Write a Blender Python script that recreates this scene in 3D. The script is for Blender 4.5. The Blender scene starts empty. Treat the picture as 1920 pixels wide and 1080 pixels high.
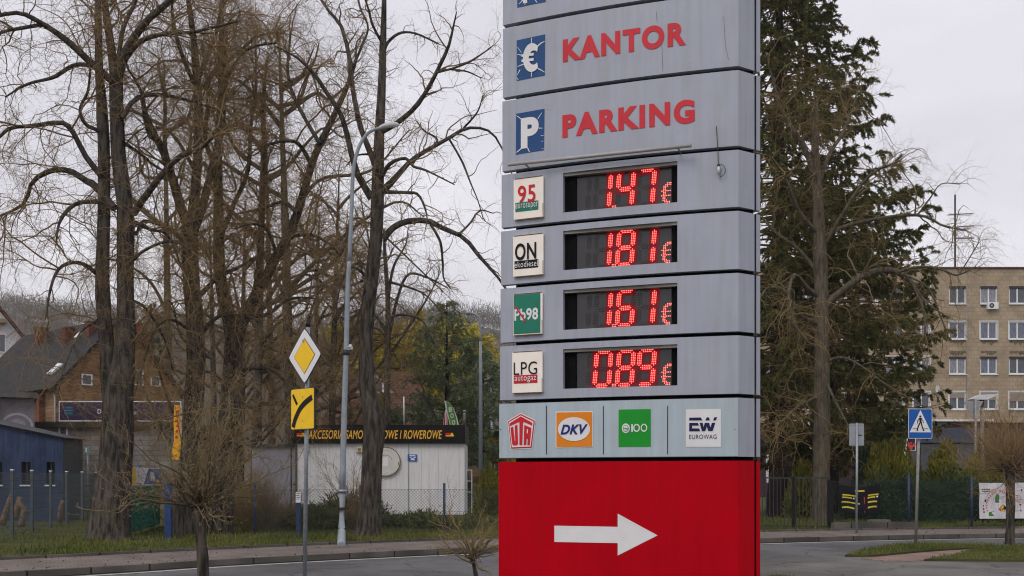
import bpy, math, random
import numpy as np
from mathutils import Vector

# ------------------------------------------------------------------ camera, world, sun
S = bpy.context.scene
COL = S.collection
FPX, HY, EYE = 2000.0, 896.0, 1.6          # focal length and horizon in 1920x1080 pixels, eye height in metres
cd = bpy.data.cameras.new('camera'); cam = bpy.data.objects.new('camera', cd); COL.objects.link(cam)
cam.location = (0, 0, EYE); cam.rotation_euler = (math.radians(90), 0, 0)
cd.sensor_width = 36; cd.lens = 36 * FPX / 1920; cd.shift_y = (HY - 540) / 1920
cd.clip_start = .1; cd.clip_end = 3000
cd.dof.use_dof = True; cd.dof.focus_distance = 12.5; cd.dof.aperture_fstop = 9
S.camera = cam
S.cycles.use_denoising = True; S.cycles.filter_width = 1.1
S.view_settings.view_transform = 'Standard'; S.view_settings.look = 'None'
S.view_settings.exposure = .22; S.view_settings.gamma = 1

SUN_EL, SUN_ROT = math.radians(48), math.radians(215)
w = bpy.data.worlds.new('World'); S.world = w; w.use_nodes = True
nt = w.node_tree; nt.nodes.clear()
def wn(t): return nt.nodes.new(t)
out = wn('ShaderNodeOutputWorld'); bg = wn('ShaderNodeBackground'); sky = wn('ShaderNodeTexSky')
sky.sky_type = 'NISHITA'; sky.sun_disc = False; sky.sun_elevation = SUN_EL; sky.sun_rotation = SUN_ROT
sky.air_density = 1.5; sky.dust_density = 4
scl = wn('ShaderNodeVectorMath'); scl.operation = 'SCALE'; scl.inputs['Scale'].default_value = .9
tc = wn('ShaderNodeTexCoord'); mp = wn('ShaderNodeMapping'); mp.inputs['Scale'].default_value = (1.2, 1.2, 3.5)
nz = wn('ShaderNodeTexNoise'); nz.inputs['Scale'].default_value = 1.6; nz.inputs['Detail'].default_value = 5
rp = wn('ShaderNodeValToRGB')
rp.color_ramp.elements[0].position = .3; rp.color_ramp.elements[0].color = (6.1, 6.0, 6.6, 1)
rp.color_ramp.elements[1].position = .7; rp.color_ramp.elements[1].color = (9.2, 9.0, 9.5, 1)
mx = wn('ShaderNodeMixRGB'); mx.inputs[0].default_value = .93      # the cloud deck hides nearly all of the clear sky
nt.links.new(sky.outputs[0], scl.inputs[0])
nt.links.new(tc.outputs['Generated'], mp.inputs[0]); nt.links.new(mp.outputs[0], nz.inputs[0]); nt.links.new(nz.outputs[0], rp.inputs[0])
nt.links.new(scl.outputs[0], mx.inputs[1]); nt.links.new(rp.outputs[0], mx.inputs[2])
nt.links.new(mx.outputs[0], bg.inputs[0]); bg.inputs[1].default_value = .1
nt.links.new(bg.outputs[0], out.inputs[0])

sd = bpy.data.lights.new('sun', 'SUN'); sun = bpy.data.objects.new('sun', sd); COL.objects.link(sun)
sd.energy = 1.1; sd.angle = math.radians(25); sd.color = (1, .96, .9)
sun.rotation_euler = (math.radians(90) - SUN_EL, 0, math.radians(-35)); sun.location = (-20, -20, 30)

rng = np.random.default_rng(7); random.seed(7)

# ------------------------------------------------------------------ picture <-> place helpers
def at(x, y, d):                       # the point a photo pixel shows when it lies d metres ahead
    return np.array([(x - 960) / FPX * d, d, EYE + (HY - y) / FPX * d])
def gp(x, y, z=0.):                    # the point of the ground (height z) a photo pixel shows
    d = FPX * (EYE - z) / (y - HY)
    return np.array([(x - 960) / FPX * d, d, z])

# ------------------------------------------------------------------ materials
def mat(name, col, rough=.7, var=.18, scale=6., bump=0., bscale=None, metal=0., col2=None, stretch=(1, 1, 1), spec=None,
        emit=None, estr=0, attr=None, attrcol=None, streak=0., detail=6, contrast=1., cracks=0.):
    m = bpy.data.materials.new(name); m.use_nodes = True
    t = m.node_tree; b = t.nodes['Principled BSDF']
    if spec is None: spec = .06 if rough >= .7 else (.12 if max(col) < .03 else .3)
    b.inputs['Roughness'].default_value = rough; b.inputs['Metallic'].default_value = metal
    b.inputs['Specular IOR Level'].default_value = spec
    tc = t.nodes.new('ShaderNodeTexCoord'); mp = t.nodes.new('ShaderNodeMapping'); mp.inputs['Scale'].default_value = stretch
    t.links.new(tc.outputs['Object'], mp.inputs[0])
    n = t.nodes.new('ShaderNodeTexNoise'); n.inputs['Scale'].default_value = scale; n.inputs['Detail'].default_value = detail
    n.inputs['Roughness'].default_value = .62
    t.links.new(mp.outputs[0], n.inputs[0])
    r = t.nodes.new('ShaderNodeValToRGB')
    c = np.array(col); c2 = np.array(col2) if col2 is not None else np.clip(c * (1 + var), 0, 1)
    c1 = c if col2 is not None else c * (1 - var)
    r.color_ramp.elements[0].position = .5 - .18 / contrast; r.color_ramp.elements[0].color = (*c1, 1)
    r.color_ramp.elements[1].position = .5 + .18 / contrast; r.color_ramp.elements[1].color = (*c2, 1)
    t.links.new(n.outputs[0], r.inputs[0]); src = r.outputs[0]
    if streak:                          # run-off dirt: tall thin noise
        mp2 = t.nodes.new('ShaderNodeMapping'); mp2.inputs['Scale'].default_value = (9, 9, .5)
        n2 = t.nodes.new('ShaderNodeTexNoise'); n2.inputs['Scale'].default_value = 2.2; n2.inputs['Detail'].default_value = 8
        t.links.new(tc.outputs['Object'], mp2.inputs[0]); t.links.new(mp2.outputs[0], n2.inputs[0])
        r2 = t.nodes.new('ShaderNodeValToRGB'); k = 1 - streak
        r2.color_ramp.elements[0].position = .38; r2.color_ramp.elements[0].color = (k, k * .97, k * .93, 1)
        r2.color_ramp.elements[1].position = .6; r2.color_ramp.elements[1].color = (1, 1, 1, 1)
        t.links.new(n2.outputs[0], r2.inputs[0])
        mm = t.nodes.new('ShaderNodeMixRGB'); mm.blend_type = 'MULTIPLY'; mm.inputs[0].default_value = 1
        t.links.new(src, mm.inputs[1]); t.links.new(r2.outputs[0], mm.inputs[2]); src = mm.outputs[0]
    if cracks:                          # fine cracks and mended patches in the surfacing
        wn_ = t.nodes.new('ShaderNodeTexNoise'); wn_.inputs['Scale'].default_value = 1.4; wn_.inputs['Detail'].default_value = 5; t.links.new(tc.outputs['Object'], wn_.inputs[0])
        ad = t.nodes.new('ShaderNodeMixRGB'); ad.blend_type = 'ADD'; ad.inputs[0].default_value = .9; t.links.new(tc.outputs['Object'], ad.inputs[1]); t.links.new(wn_.outputs['Color'], ad.inputs[2])
        vo = t.nodes.new('ShaderNodeTexVoronoi'); vo.feature = 'DISTANCE_TO_EDGE'; vo.inputs['Scale'].default_value = .42; t.links.new(ad.outputs[0], vo.inputs['Vector'])
        r3 = t.nodes.new('ShaderNodeValToRGB'); r3.color_ramp.elements[0].position = 0; r3.color_ramp.elements[0].color = (1 - cracks, 1 - cracks, 1 - cracks, 1); r3.color_ramp.elements[1].position = .012; r3.color_ramp.elements[1].color = (1, 1, 1, 1)
        t.links.new(vo.outputs['Distance'], r3.inputs[0])
        n4 = t.nodes.new('ShaderNodeTexNoise'); n4.inputs['Scale'].default_value = .35; n4.inputs['Detail'].default_value = 3; t.links.new(tc.outputs['Object'], n4.inputs[0])
        r4 = t.nodes.new('ShaderNodeValToRGB'); r4.color_ramp.elements[0].position = .44; r4.color_ramp.elements[0].color = (.80, .79, .78, 1); r4.color_ramp.elements[1].position = .56; r4.color_ramp.elements[1].color = (1.08, 1.07, 1.06, 1); t.links.new(n4.outputs[0], r4.inputs[0])
        for q in (r3, r4):
            mm = t.nodes.new('ShaderNodeMixRGB'); mm.blend_type = 'MULTIPLY'; mm.inputs[0].default_value = 1; t.links.new(src, mm.inputs[1]); t.links.new(q.outputs[0], mm.inputs[2]); src = mm.outputs[0]
    if attr:
        a = t.nodes.new('ShaderNodeAttribute'); a.attribute_name = attr
        mm = t.nodes.new('ShaderNodeMixRGB'); mm.inputs[2].default_value = (*attrcol, 1)
        t.links.new(a.outputs['Fac'], mm.inputs[0]); t.links.new(src, mm.inputs[1]); src = mm.outputs[0]
    t.links.new(src, b.inputs['Base Color'])
    if bump:
        nb = t.nodes.new('ShaderNodeTexNoise'); nb.inputs['Scale'].default_value = bscale or scale * 3; nb.inputs['Detail'].default_value = 6
        t.links.new(mp.outputs[0], nb.inputs[0])
        bp = t.nodes.new('ShaderNodeBump'); bp.inputs['Strength'].default_value = min(1, bump); bp.inputs['Distance'].default_value = .02
        t.links.new(nb.outputs[0], bp.inputs['Height']); t.links.new(bp.outputs[0], b.inputs['Normal'])
    if emit:
        b.inputs['Emission Color'].default_value = (*emit, 1); b.inputs['Emission Strength'].default_value = estr
    return m

def brickmat(name, c1, c2, mortar, udir=(1, 0, 0), vdir=(0, 0, 1), bw=.25, bh=.08, ms=.012, rough=.85, bump=.4, dirt=.35):
    m = bpy.data.materials.new(name); m.use_nodes = True
    t = m.node_tree; b = t.nodes['Principled BSDF']; b.inputs['Roughness'].default_value = rough; b.inputs['Specular IOR Level'].default_value = .1
    tc = t.nodes.new('ShaderNodeTexCoord'); L = t.links.new
    comb = t.nodes.new('ShaderNodeCombineXYZ')
    for k, dv in enumerate((udir, vdir)):
        dn = t.nodes.new('ShaderNodeVectorMath'); dn.operation = 'DOT_PRODUCT'; dn.inputs[1].default_value = dv
        L(tc.outputs['Object'], dn.inputs[0]); L(dn.outputs['Value'], comb.inputs[k])
    br = t.nodes.new('ShaderNodeTexBrick'); L(comb.outputs[0], br.inputs['Vector'])
    br.inputs['Color1'].default_value = (*c1, 1); br.inputs['Color2'].default_value = (*c2, 1); br.inputs['Mortar'].default_value = (*mortar, 1)
    br.inputs['Scale'].default_value = 1; br.inputs['Mortar Size'].default_value = ms
    br.inputs['Brick Width'].default_value = bw; br.inputs['Row Height'].default_value = bh
    n = t.nodes.new('ShaderNodeTexNoise'); n.inputs['Scale'].default_value = 1.3; n.inputs['Detail'].default_value = 8; L(tc.outputs['Object'], n.inputs[0])
    r = t.nodes.new('ShaderNodeValToRGB'); k = 1 - dirt
    r.color_ramp.elements[0].position = .35; r.color_ramp.elements[0].color = (k, k, k, 1)
    r.color_ramp.elements[1].position = .65; r.color_ramp.elements[1].color = (1, 1, 1, 1); L(n.outputs[0], r.inputs[0])
    mm = t.nodes.new('ShaderNodeMixRGB'); mm.blend_type = 'MULTIPLY'; mm.inputs[0].default_value = 1
    L(br.outputs[0], mm.inputs[1]); L(r.outputs[0], mm.inputs[2]); L(mm.outputs[0], b.inputs['Base Color'])
    bp = t.nodes.new('ShaderNodeBump'); bp.inputs['Strength'].default_value = bump; bp.inputs['Distance'].default_value = .01
    bp.invert = True
    L(br.outputs['Fac'], bp.inputs['Height']); L(bp.outputs[0], b.inputs['Normal'])
    return m

# ------------------------------------------------------------------ mesh builder
class MB:
    def __init__(s): s.V = []; s.F = []; s.n = 0; s.A = []; s.smooth = []
    def add(s, v, faces, smooth=False, a=0.):
        v = np.asarray(v, float).reshape(-1, 3)
        if isinstance(faces, np.ndarray): faces = faces.reshape(len(faces), -1) + s.n; s.F.append(faces)
        else: s.F.append([[i + s.n for i in f] for f in faces])
        s.smooth.append((len(faces), smooth)); s.V.append(v); s.n += len(v)
        s.A.append(np.broadcast_to(np.asarray(a, float), (len(v),)))
        return s
    def hexa(s, p):                     # eight corners: four of one end, four of the other
        return s.add(p, [[3, 2, 1, 0], [4, 5, 6, 7], [0, 1, 5, 4], [1, 2, 6, 5], [2, 3, 7, 6], [3, 0, 4, 7]])
    def box(s, c, size, rz=0.):
        x, y, z = np.array(size) / 2; p = np.array([[-x, -y, -z], [x, -y, -z], [x, y, -z], [-x, y, -z], [-x, -y, z], [x, -y, z], [x, y, z], [-x, y, z]])
        cs, sn = math.cos(rz), math.sin(rz); R = np.array([[cs, -sn, 0], [sn, cs, 0], [0, 0, 1]])
        return s.hexa(p @ R.T + np.array(c))
    def fbox(s, F, a0, a1, b0, b1, c0, c1):
        return s.hexa([F(a, b, c) for c in (c0, c1) for a, b in ((a0, b0), (a1, b0), (a1, b1), (a0, b1))])
    def fpoly(s, F, pts, c0, c1=None):  # outline in the frame; flat when c1 is None
        n = len(pts)
        if c1 is None: return s.add([F(a, b, c0) for a, b in pts], [list(range(n))])
        v = [F(a, b, c0) for a, b in pts] + [F(a, b, c1) for a, b in pts]
        return s.add(v, [list(range(n))[::-1], list(range(n, 2 * n))] + [[i, (i + 1) % n, n + (i + 1) % n, n + i] for i in range(n)])
    def tube(s, pts, r, k=8, cap=True, smooth=True):
        pts = np.asarray(pts, float); r = np.broadcast_to(np.asarray(r, float), (len(pts),))
        s.tubes(pts[None], r[None], k, smooth)
        if cap:
            n = len(pts); b = s.n - n * k
            s.F.append([[b + i for i in range(k)][::-1], [b + (n - 1) * k + i for i in range(k)]]); s.smooth.append((2, False))
        return s
    def tubes(s, P, R, k=3, smooth=True, a=0., lump=0.):
        P = np.asarray(P, float); N, n, _ = P.shape
        T = np.gradient(P, axis=1); T /= np.linalg.norm(T, axis=2, keepdims=True) + 1e-9
        avg = P[:, -1] - P[:, 0]; avg /= np.linalg.norm(avg, axis=1, keepdims=True) + 1e-9
        ref = np.where(np.abs(avg[:, 2:3]) > .7, np.array([[1., 0, 0]]), np.array([[0, 0, 1.]]))
        A = np.cross(T, ref[:, None, :]); A /= np.linalg.norm(A, axis=2, keepdims=True) + 1e-9
        B = np.cross(T, A); ang = np.arange(k) / k * 2 * np.pi
        RR = np.repeat(R[:, :, None], k, 2)
        if lump: RR = RR * (1 + lump * rng.standard_normal(RR.shape))
        V = P[:, :, None, :] + RR[..., None] * (np.cos(ang)[None, None, :, None] * A[:, :, None, :] + np.sin(ang)[None, None, :, None] * B[:, :, None, :])
        i0 = (np.arange(N)[:, None, None] * n + np.arange(n - 1)[None, :, None]) * k; j = np.arange(k)[None, None, :]; j2 = (j + 1) % k
        Fc = np.stack([i0 + j, i0 + j2, i0 + k + j2, i0 + k + j], -1).reshape(-1, 4)
        aa = np.repeat(np.broadcast_to(np.asarray(a, float), (N, n))[:, :, None], k, 2).ravel() if np.ndim(a) else a
        return s.add(V, Fc, smooth, aa)
    def blades(s, P, D, ln, wd, a=0.):  # leaf-sized pointed faces
        N = len(P); D = D / (np.linalg.norm(D, axis=1, keepdims=True) + 1e-9)
        Q = rng.standard_normal((N, 3)); W = np.cross(D, Q); W /= np.linalg.norm(W, axis=1, keepdims=True) + 1e-9
        ln = np.broadcast_to(ln, (N,))[:, None]; wd = np.broadcast_to(wd, (N,))[:, None]
        V = np.stack([P, P + D * ln * .45 + W * wd / 2, P + D * ln, P + D * ln * .45 - W * wd / 2], 1)
        return s.add(V, (np.arange(N)[:, None] * 4 + np.arange(4)[None]), False, np.repeat(np.broadcast_to(a, (N,)), 4))
    def ribbon(s, A, B, za=0., zb=None):
        A = np.asarray(A); B = np.asarray(B); n = len(A); zb = za if zb is None else zb
        v = np.vstack([np.c_[A[:, :2], np.full(n, za)], np.c_[B[:, :2], np.full(n, zb)]])
        return s.add(v, np.array([[i, i + 1, n + i + 1, n + i] for i in range(n - 1)]))
    def text(s, txt, fn, bb, offset=0., shear=0., off=.003, spacing=1.):   # fn(a,b,off) -> point; bb = a0,a1,b0,b1
        v, f = textmesh(txt, offset, shear, spacing)
        lo, hi = v.min(0), v.max(0); q = (v - lo) / (hi - lo)
        a = bb[0] + q[:, 0] * (bb[1] - bb[0]); b = bb[2] + q[:, 1] * (bb[3] - bb[2])
        return s.add([fn(x, y, off) for x, y in zip(a, b)], f)
    def build(s, name, m, parent=None, attr=None):
        me = bpy.data.meshes.new(name); V = np.concatenate(s.V)
        if parent is not None: V = V - np.array(wloc(parent))
        idx = []; start = []; p = 0
        for f in s.F:
            if isinstance(f, np.ndarray):
                idx.append(f.ravel()); start.append(p + np.arange(len(f)) * f.shape[1]); p += f.size
            else:
                for g in f: idx.append(np.array(g)); start.append(np.array([p])); p += len(g)
        idx = np.concatenate(idx).astype(np.int32); start = np.concatenate(start).astype(np.int32)
        me.vertices.add(len(V)); me.vertices.foreach_set('co', V.astype(np.float32).ravel())
        me.loops.add(len(idx)); me.loops.foreach_set('vertex_index', idx)
        me.polygons.add(len(start)); me.polygons.foreach_set('loop_start', start)
        sm = np.concatenate([np.full(n, q) for n, q in s.smooth]); me.polygons.foreach_set('use_smooth', sm.astype(bool))
        if attr:
            at_ = me.attributes.new(attr, 'FLOAT', 'POINT'); at_.data.foreach_set('value', np.concatenate(s.A).astype(np.float32))
        me.update(calc_edges=True); me.validate()
        me.materials.append(m)
        o = bpy.data.objects.new(name, me); COL.objects.link(o)
        if parent is not None: o.parent = parent
        return o

def wloc(o):
    v = Vector(o.location)
    while o.parent: o = o.parent; v = v + o.location
    return v

_tc = {}
def textmesh(txt, offset, shear, spacing):
    key = (txt, offset, shear, spacing)
    if key not in _tc:
        cu = bpy.data.curves.new('lettering', 'FONT'); cu.body = txt; cu.offset = offset; cu.shear = shear
        cu.resolution_u = 5; cu.space_character = spacing
        o = bpy.data.objects.new('lettering', cu); COL.objects.link(o)
        me = bpy.data.meshes.new_from_object(o.evaluated_get(bpy.context.evaluated_depsgraph_get()))
        v = np.array([q.co[:] for q in me.vertices]); f = [list(p.vertices) for p in me.polygons]
        bpy.data.objects.remove(o); bpy.data.meshes.remove(me); bpy.data.curves.remove(cu)
        _tc[key] = (v, f)
    return _tc[key]

def tag(o, label, cat, group=None, kind=None):
    o['label'] = label; o['category'] = cat
    if group: o['group'] = group
    if kind: o['kind'] = kind
    return o
def thing(name, label, cat, loc, group=None):
    o = bpy.data.objects.new(name, None); COL.objects.link(o); o.location = tuple(float(c) for c in loc); o.empty_display_size = .3
    return tag(o, label, cat, group)
def struct(o, kind='structure'): o['kind'] = kind; return o
def copy_tree(o, parent=None):
    c = o.copy(); COL.objects.link(c); c.parent = parent
    for ch in [q for q in COL.objects if q.parent == o]: copy_tree(ch, c)
    return c
def frame(o, ang=0.):                   # upright frame: a along, b up, c towards the viewer (for ang 0)
    o = np.array(o, float); u = np.array([math.cos(ang), math.sin(ang), 0]); n = np.array([math.sin(ang), -math.cos(ang), 0]); v = np.array([0, 0, 1.])
    return lambda a, b, c: o + a * u + b * v + c * n
def disc(r, k=24, cx=0, cy=0, ry=None):
    return [(cx + r * math.cos(i * 2 * math.pi / k), cy + (ry or r) * math.sin(i * 2 * math.pi / k)) for i in range(k)]
def rrect(x0, x1, y0, y1, r, k=4):
    p = []
    for cx, cy, a in ((x1 - r, y1 - r, 0), (x0 + r, y1 - r, 90), (x0 + r, y0 + r, 180), (x1 - r, y0 + r, 270)):
        p += [(cx + r * math.cos(math.radians(a + 90 * i / k)), cy + r * math.sin(math.radians(a + 90 * i / k))) for i in range(k + 1)]
    return p
def smooth(pts, n):                     # Catmull-Rom through the points, n samples
    P = np.asarray(pts, float); P = np.vstack([2 * P[0] - P[1], P, 2 * P[-1] - P[-2]]); m = len(P) - 3
    t = np.linspace(0, m, n); i = np.minimum(t.astype(int), m - 1); f = (t - i)[:, None]
    a, b, c, d = P[i], P[i + 1], P[i + 2], P[i + 3]
    return .5 * (2 * b + (c - a) * f + (2 * a - 5 * b + 4 * c - d) * f ** 2 + (3 * b - a - 3 * c + d) * f ** 3)

# ------------------------------------------------------------------ shared materials
m_white = mat('white_paint', (.72, .71, .7), .5, .06, 3)
m_black = mat('black_paint', (.012, .012, .014), .5, .3, 5)
m_steel = mat('galvanised_steel', (.30, .33, .36), .45, .16, 14, metal=.35, streak=.12)
m_dsteel = mat('dark_steel', (.03, .033, .04), .5, .3, 12)
m_glass = mat('window_glass', (.05, .06, .08), .08, .6, .9, spec=.7)
m_trim = mat('white_window_frame', (.7, .7, .71), .5, .05, 4)
m_bluepost = mat('blue_post_paint', (.022, .038, .085), .5, .2, 9)
# ------------------------------------------------------------------ ground, road, pavement
FK = smooth([(-30, -4), (-21, 5.5), (-14, 11.8), (-7.3, 17.3), (-4.74, 19.75), (-.3, 22.86), (6.1, 26), (10.4, 27.6), (13.6, 28.4), (22, 30), (40, 32), (80, 34)], 120)
BK = smooth([(-32, -1.5), (-23, 8), (-16, 13.8), (-9.2, 19.2), (-5.4, 22.6), (-.34, 26), (5.6, 28.7), (9.7, 30.2), (13.1, 30.9), (22, 32.6), (40, 34.6), (80, 36.6)], 120)
NK = smooth([(-26, -9), (-17, 0), (-11, 6.), (-5.5, 11.6), (-2.5, 14.2), (.8, 17.6), (4.9, 20.9), (8, 22.4), (12, 24.6), (22, 26.6), (40, 28.4), (80, 30)], 120)
def off(P, d):                           # shift a ground line sideways (positive = away from the camera)
    T = np.gradient(P, axis=0); T /= np.linalg.norm(T, axis=1, keepdims=True)
    return P + d * np.c_[-T[:, 1], T[:, 0]]
ZP = .12                                 # pavement height
m_soil = mat('soil_and_grass', (.045, .05, .018), .95, .4, 1.7, bump=.6, bscale=30, col2=(.10, .09, .045))
m_lawn = mat('rough_lawn', (.035, .042, .015), .95, .4, .8, bump=.6, bscale=40, col2=(.085, .085, .035))
m_asph = mat('asphalt', (.105, .105, .112), .85, .14, 2.2, bump=.35, bscale=160, col2=(.135, .132, .136), cracks=.5)
m_asph2 = mat('worn_asphalt', (.118, .112, .108), .85, .16, 1.1, bump=.35, bscale=140, col2=(.165, .157, .15), cracks=.5)
m_pave = brickmat('pavement_setts', (.19, .155, .14), (.235, .195, .175), (.11, .10, .09), (.75, .66, 0), (-.66, .75, 0), .2, .1, .012, .9, .3, .3)
m_pinkpave = brickmat('red_paving_setts', (.26, .16, .14), (.31, .20, .175), (.15, .12, .1), (1, 0, 0), (0, 1, 0), .2, .1, .012, .9, .3, .25)
m_kerb = brickmat('kerb_concrete', (.105, .093, .082), (.15, .135, .12), (.035, .03, .028), (.78, .62, 0), (0, 0, 1), 1.0, 5., .018, .9, .4, .4)
m_line = mat('road_marking', (.42, .41, .38), .8, .2, 9)

g = MB(); xs = np.linspace(-950, 950, 13); ys = np.linspace(-60, 1150, 13)
g.add([[x, y, 0] for y in ys for x in xs], np.array([[j * 13 + i, j * 13 + i + 1, j * 13 + 14 + i, j * 13 + 13 + i] for j in range(12) for i in range(12)]))
struct(g.build('ground', m_soil))
struct(MB().ribbon(NK, off(FK, -.0), .004).build('road', m_asph))
struct(MB().ribbon(off(FK, -.30), off(FK, -.17), .009).build('road_marking', m_line))
KI = off(FK, .15)
k = MB(); k.ribbon(FK, FK, 0, ZP + .002); k.ribbon(FK, KI, ZP + .002); struct(k.build('kerb', m_kerb))
struct(MB().ribbon(KI, BK, ZP).build('pavement', m_pave))
BK2 = off(BK, .09)
k = MB(); k.ribbon(BK, BK, ZP, ZP + .05); k.ribbon(BK, BK2, ZP + .05); k.ribbon(BK2, BK2, ZP + .05, ZP); struct(k.build('kerb_edging', m_kerb))
# lawn beyond the pavement
FAR = BK2 + np.array([0, 130.]); struct(MB().ribbon(BK2, FAR, ZP - .01).build('lawn', m_lawn))
# filling station forecourt and its islands
dv = MB(); j0 = 57; NR = NK[j0:]
dv.ribbon(np.c_[NR[:, 0] * .55 + .1, NR[:, 1] * .0 + 8], NR, .006); struct(dv.build('forecourt', m_asph2))
def island(name, px, z, m, kerb=None):
    P = smooth([gp(x, y, 0) for x, y in px] + [gp(*px[0], 0)], 48)[:-1]
    b = MB(); n = len(P); b.add(np.vstack([np.c_[P[:, :2], np.full(n, z)]]), [list(range(n))])
    b.ribbon(np.vstack([P, P[:1]]), np.vstack([P, P[:1]]), 0, z)
    struct(b.build(name, m)); return P
island('paving', [(1615, 1049), (1700, 1040), (1790, 1033), (1860, 1030), (1825, 1040), (1740, 1052), (1670, 1053)], .02, m_pinkpave)
I1 = island('verge', [(1584, 1045), (1630, 1033), (1697, 1024), (1780, 1023), (1868, 1026), (1800, 1032), (1730, 1036), (1650, 1044)], .05, m_lawn)
I2 = island('verge', [(1733, 1053), (1790, 1044), (1850, 1030), (1950, 1025), (2100, 1027), (2150, 1052), (1950, 1054)], .05, m_lawn)
I3 = smooth([(1.7, 8, 0), (2.3, 12, 0), (3.2, 15.4, 0), (4.1, 17.1, 0), (4.45, 17.2, 0), (4.4, 16, 0), (3.6, 11, 0), (2.6, 8, 0)], 40)
b = MB(); b.add(np.c_[I3[:, :2], np.full(40, .03)], [list(range(40))[::-1]]); struct(b.build('verge', m_lawn))
def inside(P, x, y):
    c = np.zeros(len(x), bool); n = len(P)
    for i in range(n):
        x1, y1 = P[i, :2]; x2, y2 = P[(i + 1) % n, :2]
        k = (y1 > y) != (y2 > y)
        with np.errstate(divide='ignore', invalid='ignore'): k &= x < (x2 - x1) * (y - y1) / (y2 - y1) + x1
        c ^= k
    return c
m_grass = mat('grass_blades', (.05, .072, .014), .8, .3, .5, col2=(.16, .16, .045))
def blades_at(b, X, Y, z, h0, h1, w=.012):
    n = len(X); D = rng.standard_normal((n, 3)) * .45; D[:, 2] = 1
    b.blades(np.c_[X, Y, np.full(n, z)], D, rng.uniform(h0, h1, n), w)
g = MB()
nb = 60000                               # rough grass behind the pavement, thicker in patches
t = rng.uniform(28, 119, nb); i = t.astype(int); f = t - i; e = BK2[i] * (1 - f)[:, None] + BK2[np.minimum(i + 1, 119)] * f[:, None]
dd = rng.exponential(4.5, nb); X = e[:, 0] - dd * .35; Y = e[:, 1] + dd * .9 + .03
pat = np.sin(X * 1.7 + np.sin(Y * 1.3) * 2) + np.sin(Y * 2.1 + X * .6) + rng.normal(0, .8, nb); k = pat > -.6
blades_at(g, X[k], Y[k], ZP - .01, .06, .2, .016)
struct(g.build('grass', m_grass), 'stuff')
g = MB()
for P, n in ((I1, 9000), (I2, 14000), (I3, 2500)):
    lo, hi = P.min(0), P.max(0); X = rng.uniform(lo[0], hi[0], n); Y = rng.uniform(lo[1], hi[1], n); k = inside(P, X, Y)
    blades_at(g, X[k], Y[k], .045, .03, .10, .012)
struct(g.build('grass', m_grass), 'stuff')
# fallen leaves and grit along the kerb and lawn edge
g = MB(); n = 1300; i = rng.integers(30, 119, n); s_ = rng.random(n) < .6
e = np.where(s_[:, None], BK[i] - rng.exponential(.25, n)[:, None] * np.array([-.3, .9]), KI[i] + rng.exponential(.6, n)[:, None] * np.array([-.3, .9])) + rng.normal(0, .08, (n, 2))
D = rng.standard_normal((n, 3)); D[:, 2] *= .15
g.blades(np.c_[e, np.full(n, ZP + .012)], D, rng.uniform(.015, .05, n), .022)
struct(g.build('fallen_leaves', mat('dry_leaf', (.10, .06, .03), .9, .4, 3)), 'stuff')

# ------------------------------------------------------------------ the price pylon
DR, DL = 9.0, 9.76
PR = np.array([(1384.5 - 960) / FPX * DR, DR]); PL = np.array([(942 - 960) / FPX * DL, DL])
CH = np.linalg.norm(PR - PL); cu_ = (PR - PL) / CH; cn_ = np.array([-cu_[1], cu_[0]])     # cn_ points away from the camera
SAG = .055
def plan(s, t): p = PL + cu_ * s + cn_ * t; return p
def face2(u, o=0.):                      # curved front; u along the chord, o = distance out of the face
    q = u / CH; sag = SAG * 4 * q * (1 - q)
    return plan(u, -sag) - o * (cn_ + cu_ * (SAG * 4 * (1 - 2 * q) / CH) * -1 * -1 * 0) - o * 0
def FA(u, z, o=0.):
    p = face2(u, o); return np.array([p[0], p[1], z])
def inv(x):
    lo, hi = -.3, CH + .3
    for _ in range(50):
        m = (lo + hi) / 2; p = face2(m)
        if 960 + FPX * p[0] / p[1] < x: lo = m
        else: hi = m
    return lo
def UZ(x, y):
    u = inv(x); return u, EYE + (HY - y) / FPX * face2(u)[1]
def BB(x0, x1, yt, yb):                  # photo box measured at its left edge -> u0,u1,z0,z1
    u0, zt = UZ(x0, yt); _, zb = UZ(x0, yb); return inv(x0), inv(x1), zb, zt
def zr(y): return EYE + (HY - y) / FPX * DR

m_panel = mat('grey_sign_sheet', (.335, .358, .435), .40, .06, 2.5, streak=.05, spec=.5)
m_card = mat('pale_blue_sheet', (.385, .465, .53), .4, .05, 3, streak=.06, spec=.5)
m_red = mat('red_sign_sheet', (.44, .0006, .008), .42, .08, 1.6, spec=.05, streak=.09)
m_core = mat('black_gap', (.006, .006, .007), .9, .3, 4)
m_letred = mat('red_letter_film', (.56, .018, .032), .45, .08, 6)
m_picto = mat('blue_pictogram_film', (.008, .06, .19), .4, .12, 8)
m_film = mat('white_film', (.70, .69, .71), .4, .05, 5)
m_cream = mat('cream_plastic', (.88, .81, .735), .4, .05, 8)
m_greenf = mat('green_film', (.01, .17, .11), .4, .1, 8)
m_redf = mat('dark_red_film', (.55, .008, .02), .4, .08, 8)
m_led = mat('lit_red_diode', (.5, .02, .02), .5, .0, 3, emit=(1, .14, .11), estr=3.4)
m_glow = mat('red_segment_glow', (.10, .004, .006), .6, .0, 3, emit=(1, .004, .020), estr=.40)
m_halo = mat('red_halo_glow', (.05, .004, .006), .5, .0, 3, emit=(1, .002, .03), estr=.085)
m_unlit = mat('unlit_diode', (.075, .028, .028), .5, .2, 9)
m_board = mat('black_display_board', (.022, .021, .024), .22, .3, 4, spec=.55)
m_bezel = mat('display_recess', (.23, .215, .20), .6, .12, 10)
m_dkorange = mat('orange_film', (.70, .21, .005), .4, .06, 6)
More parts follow.
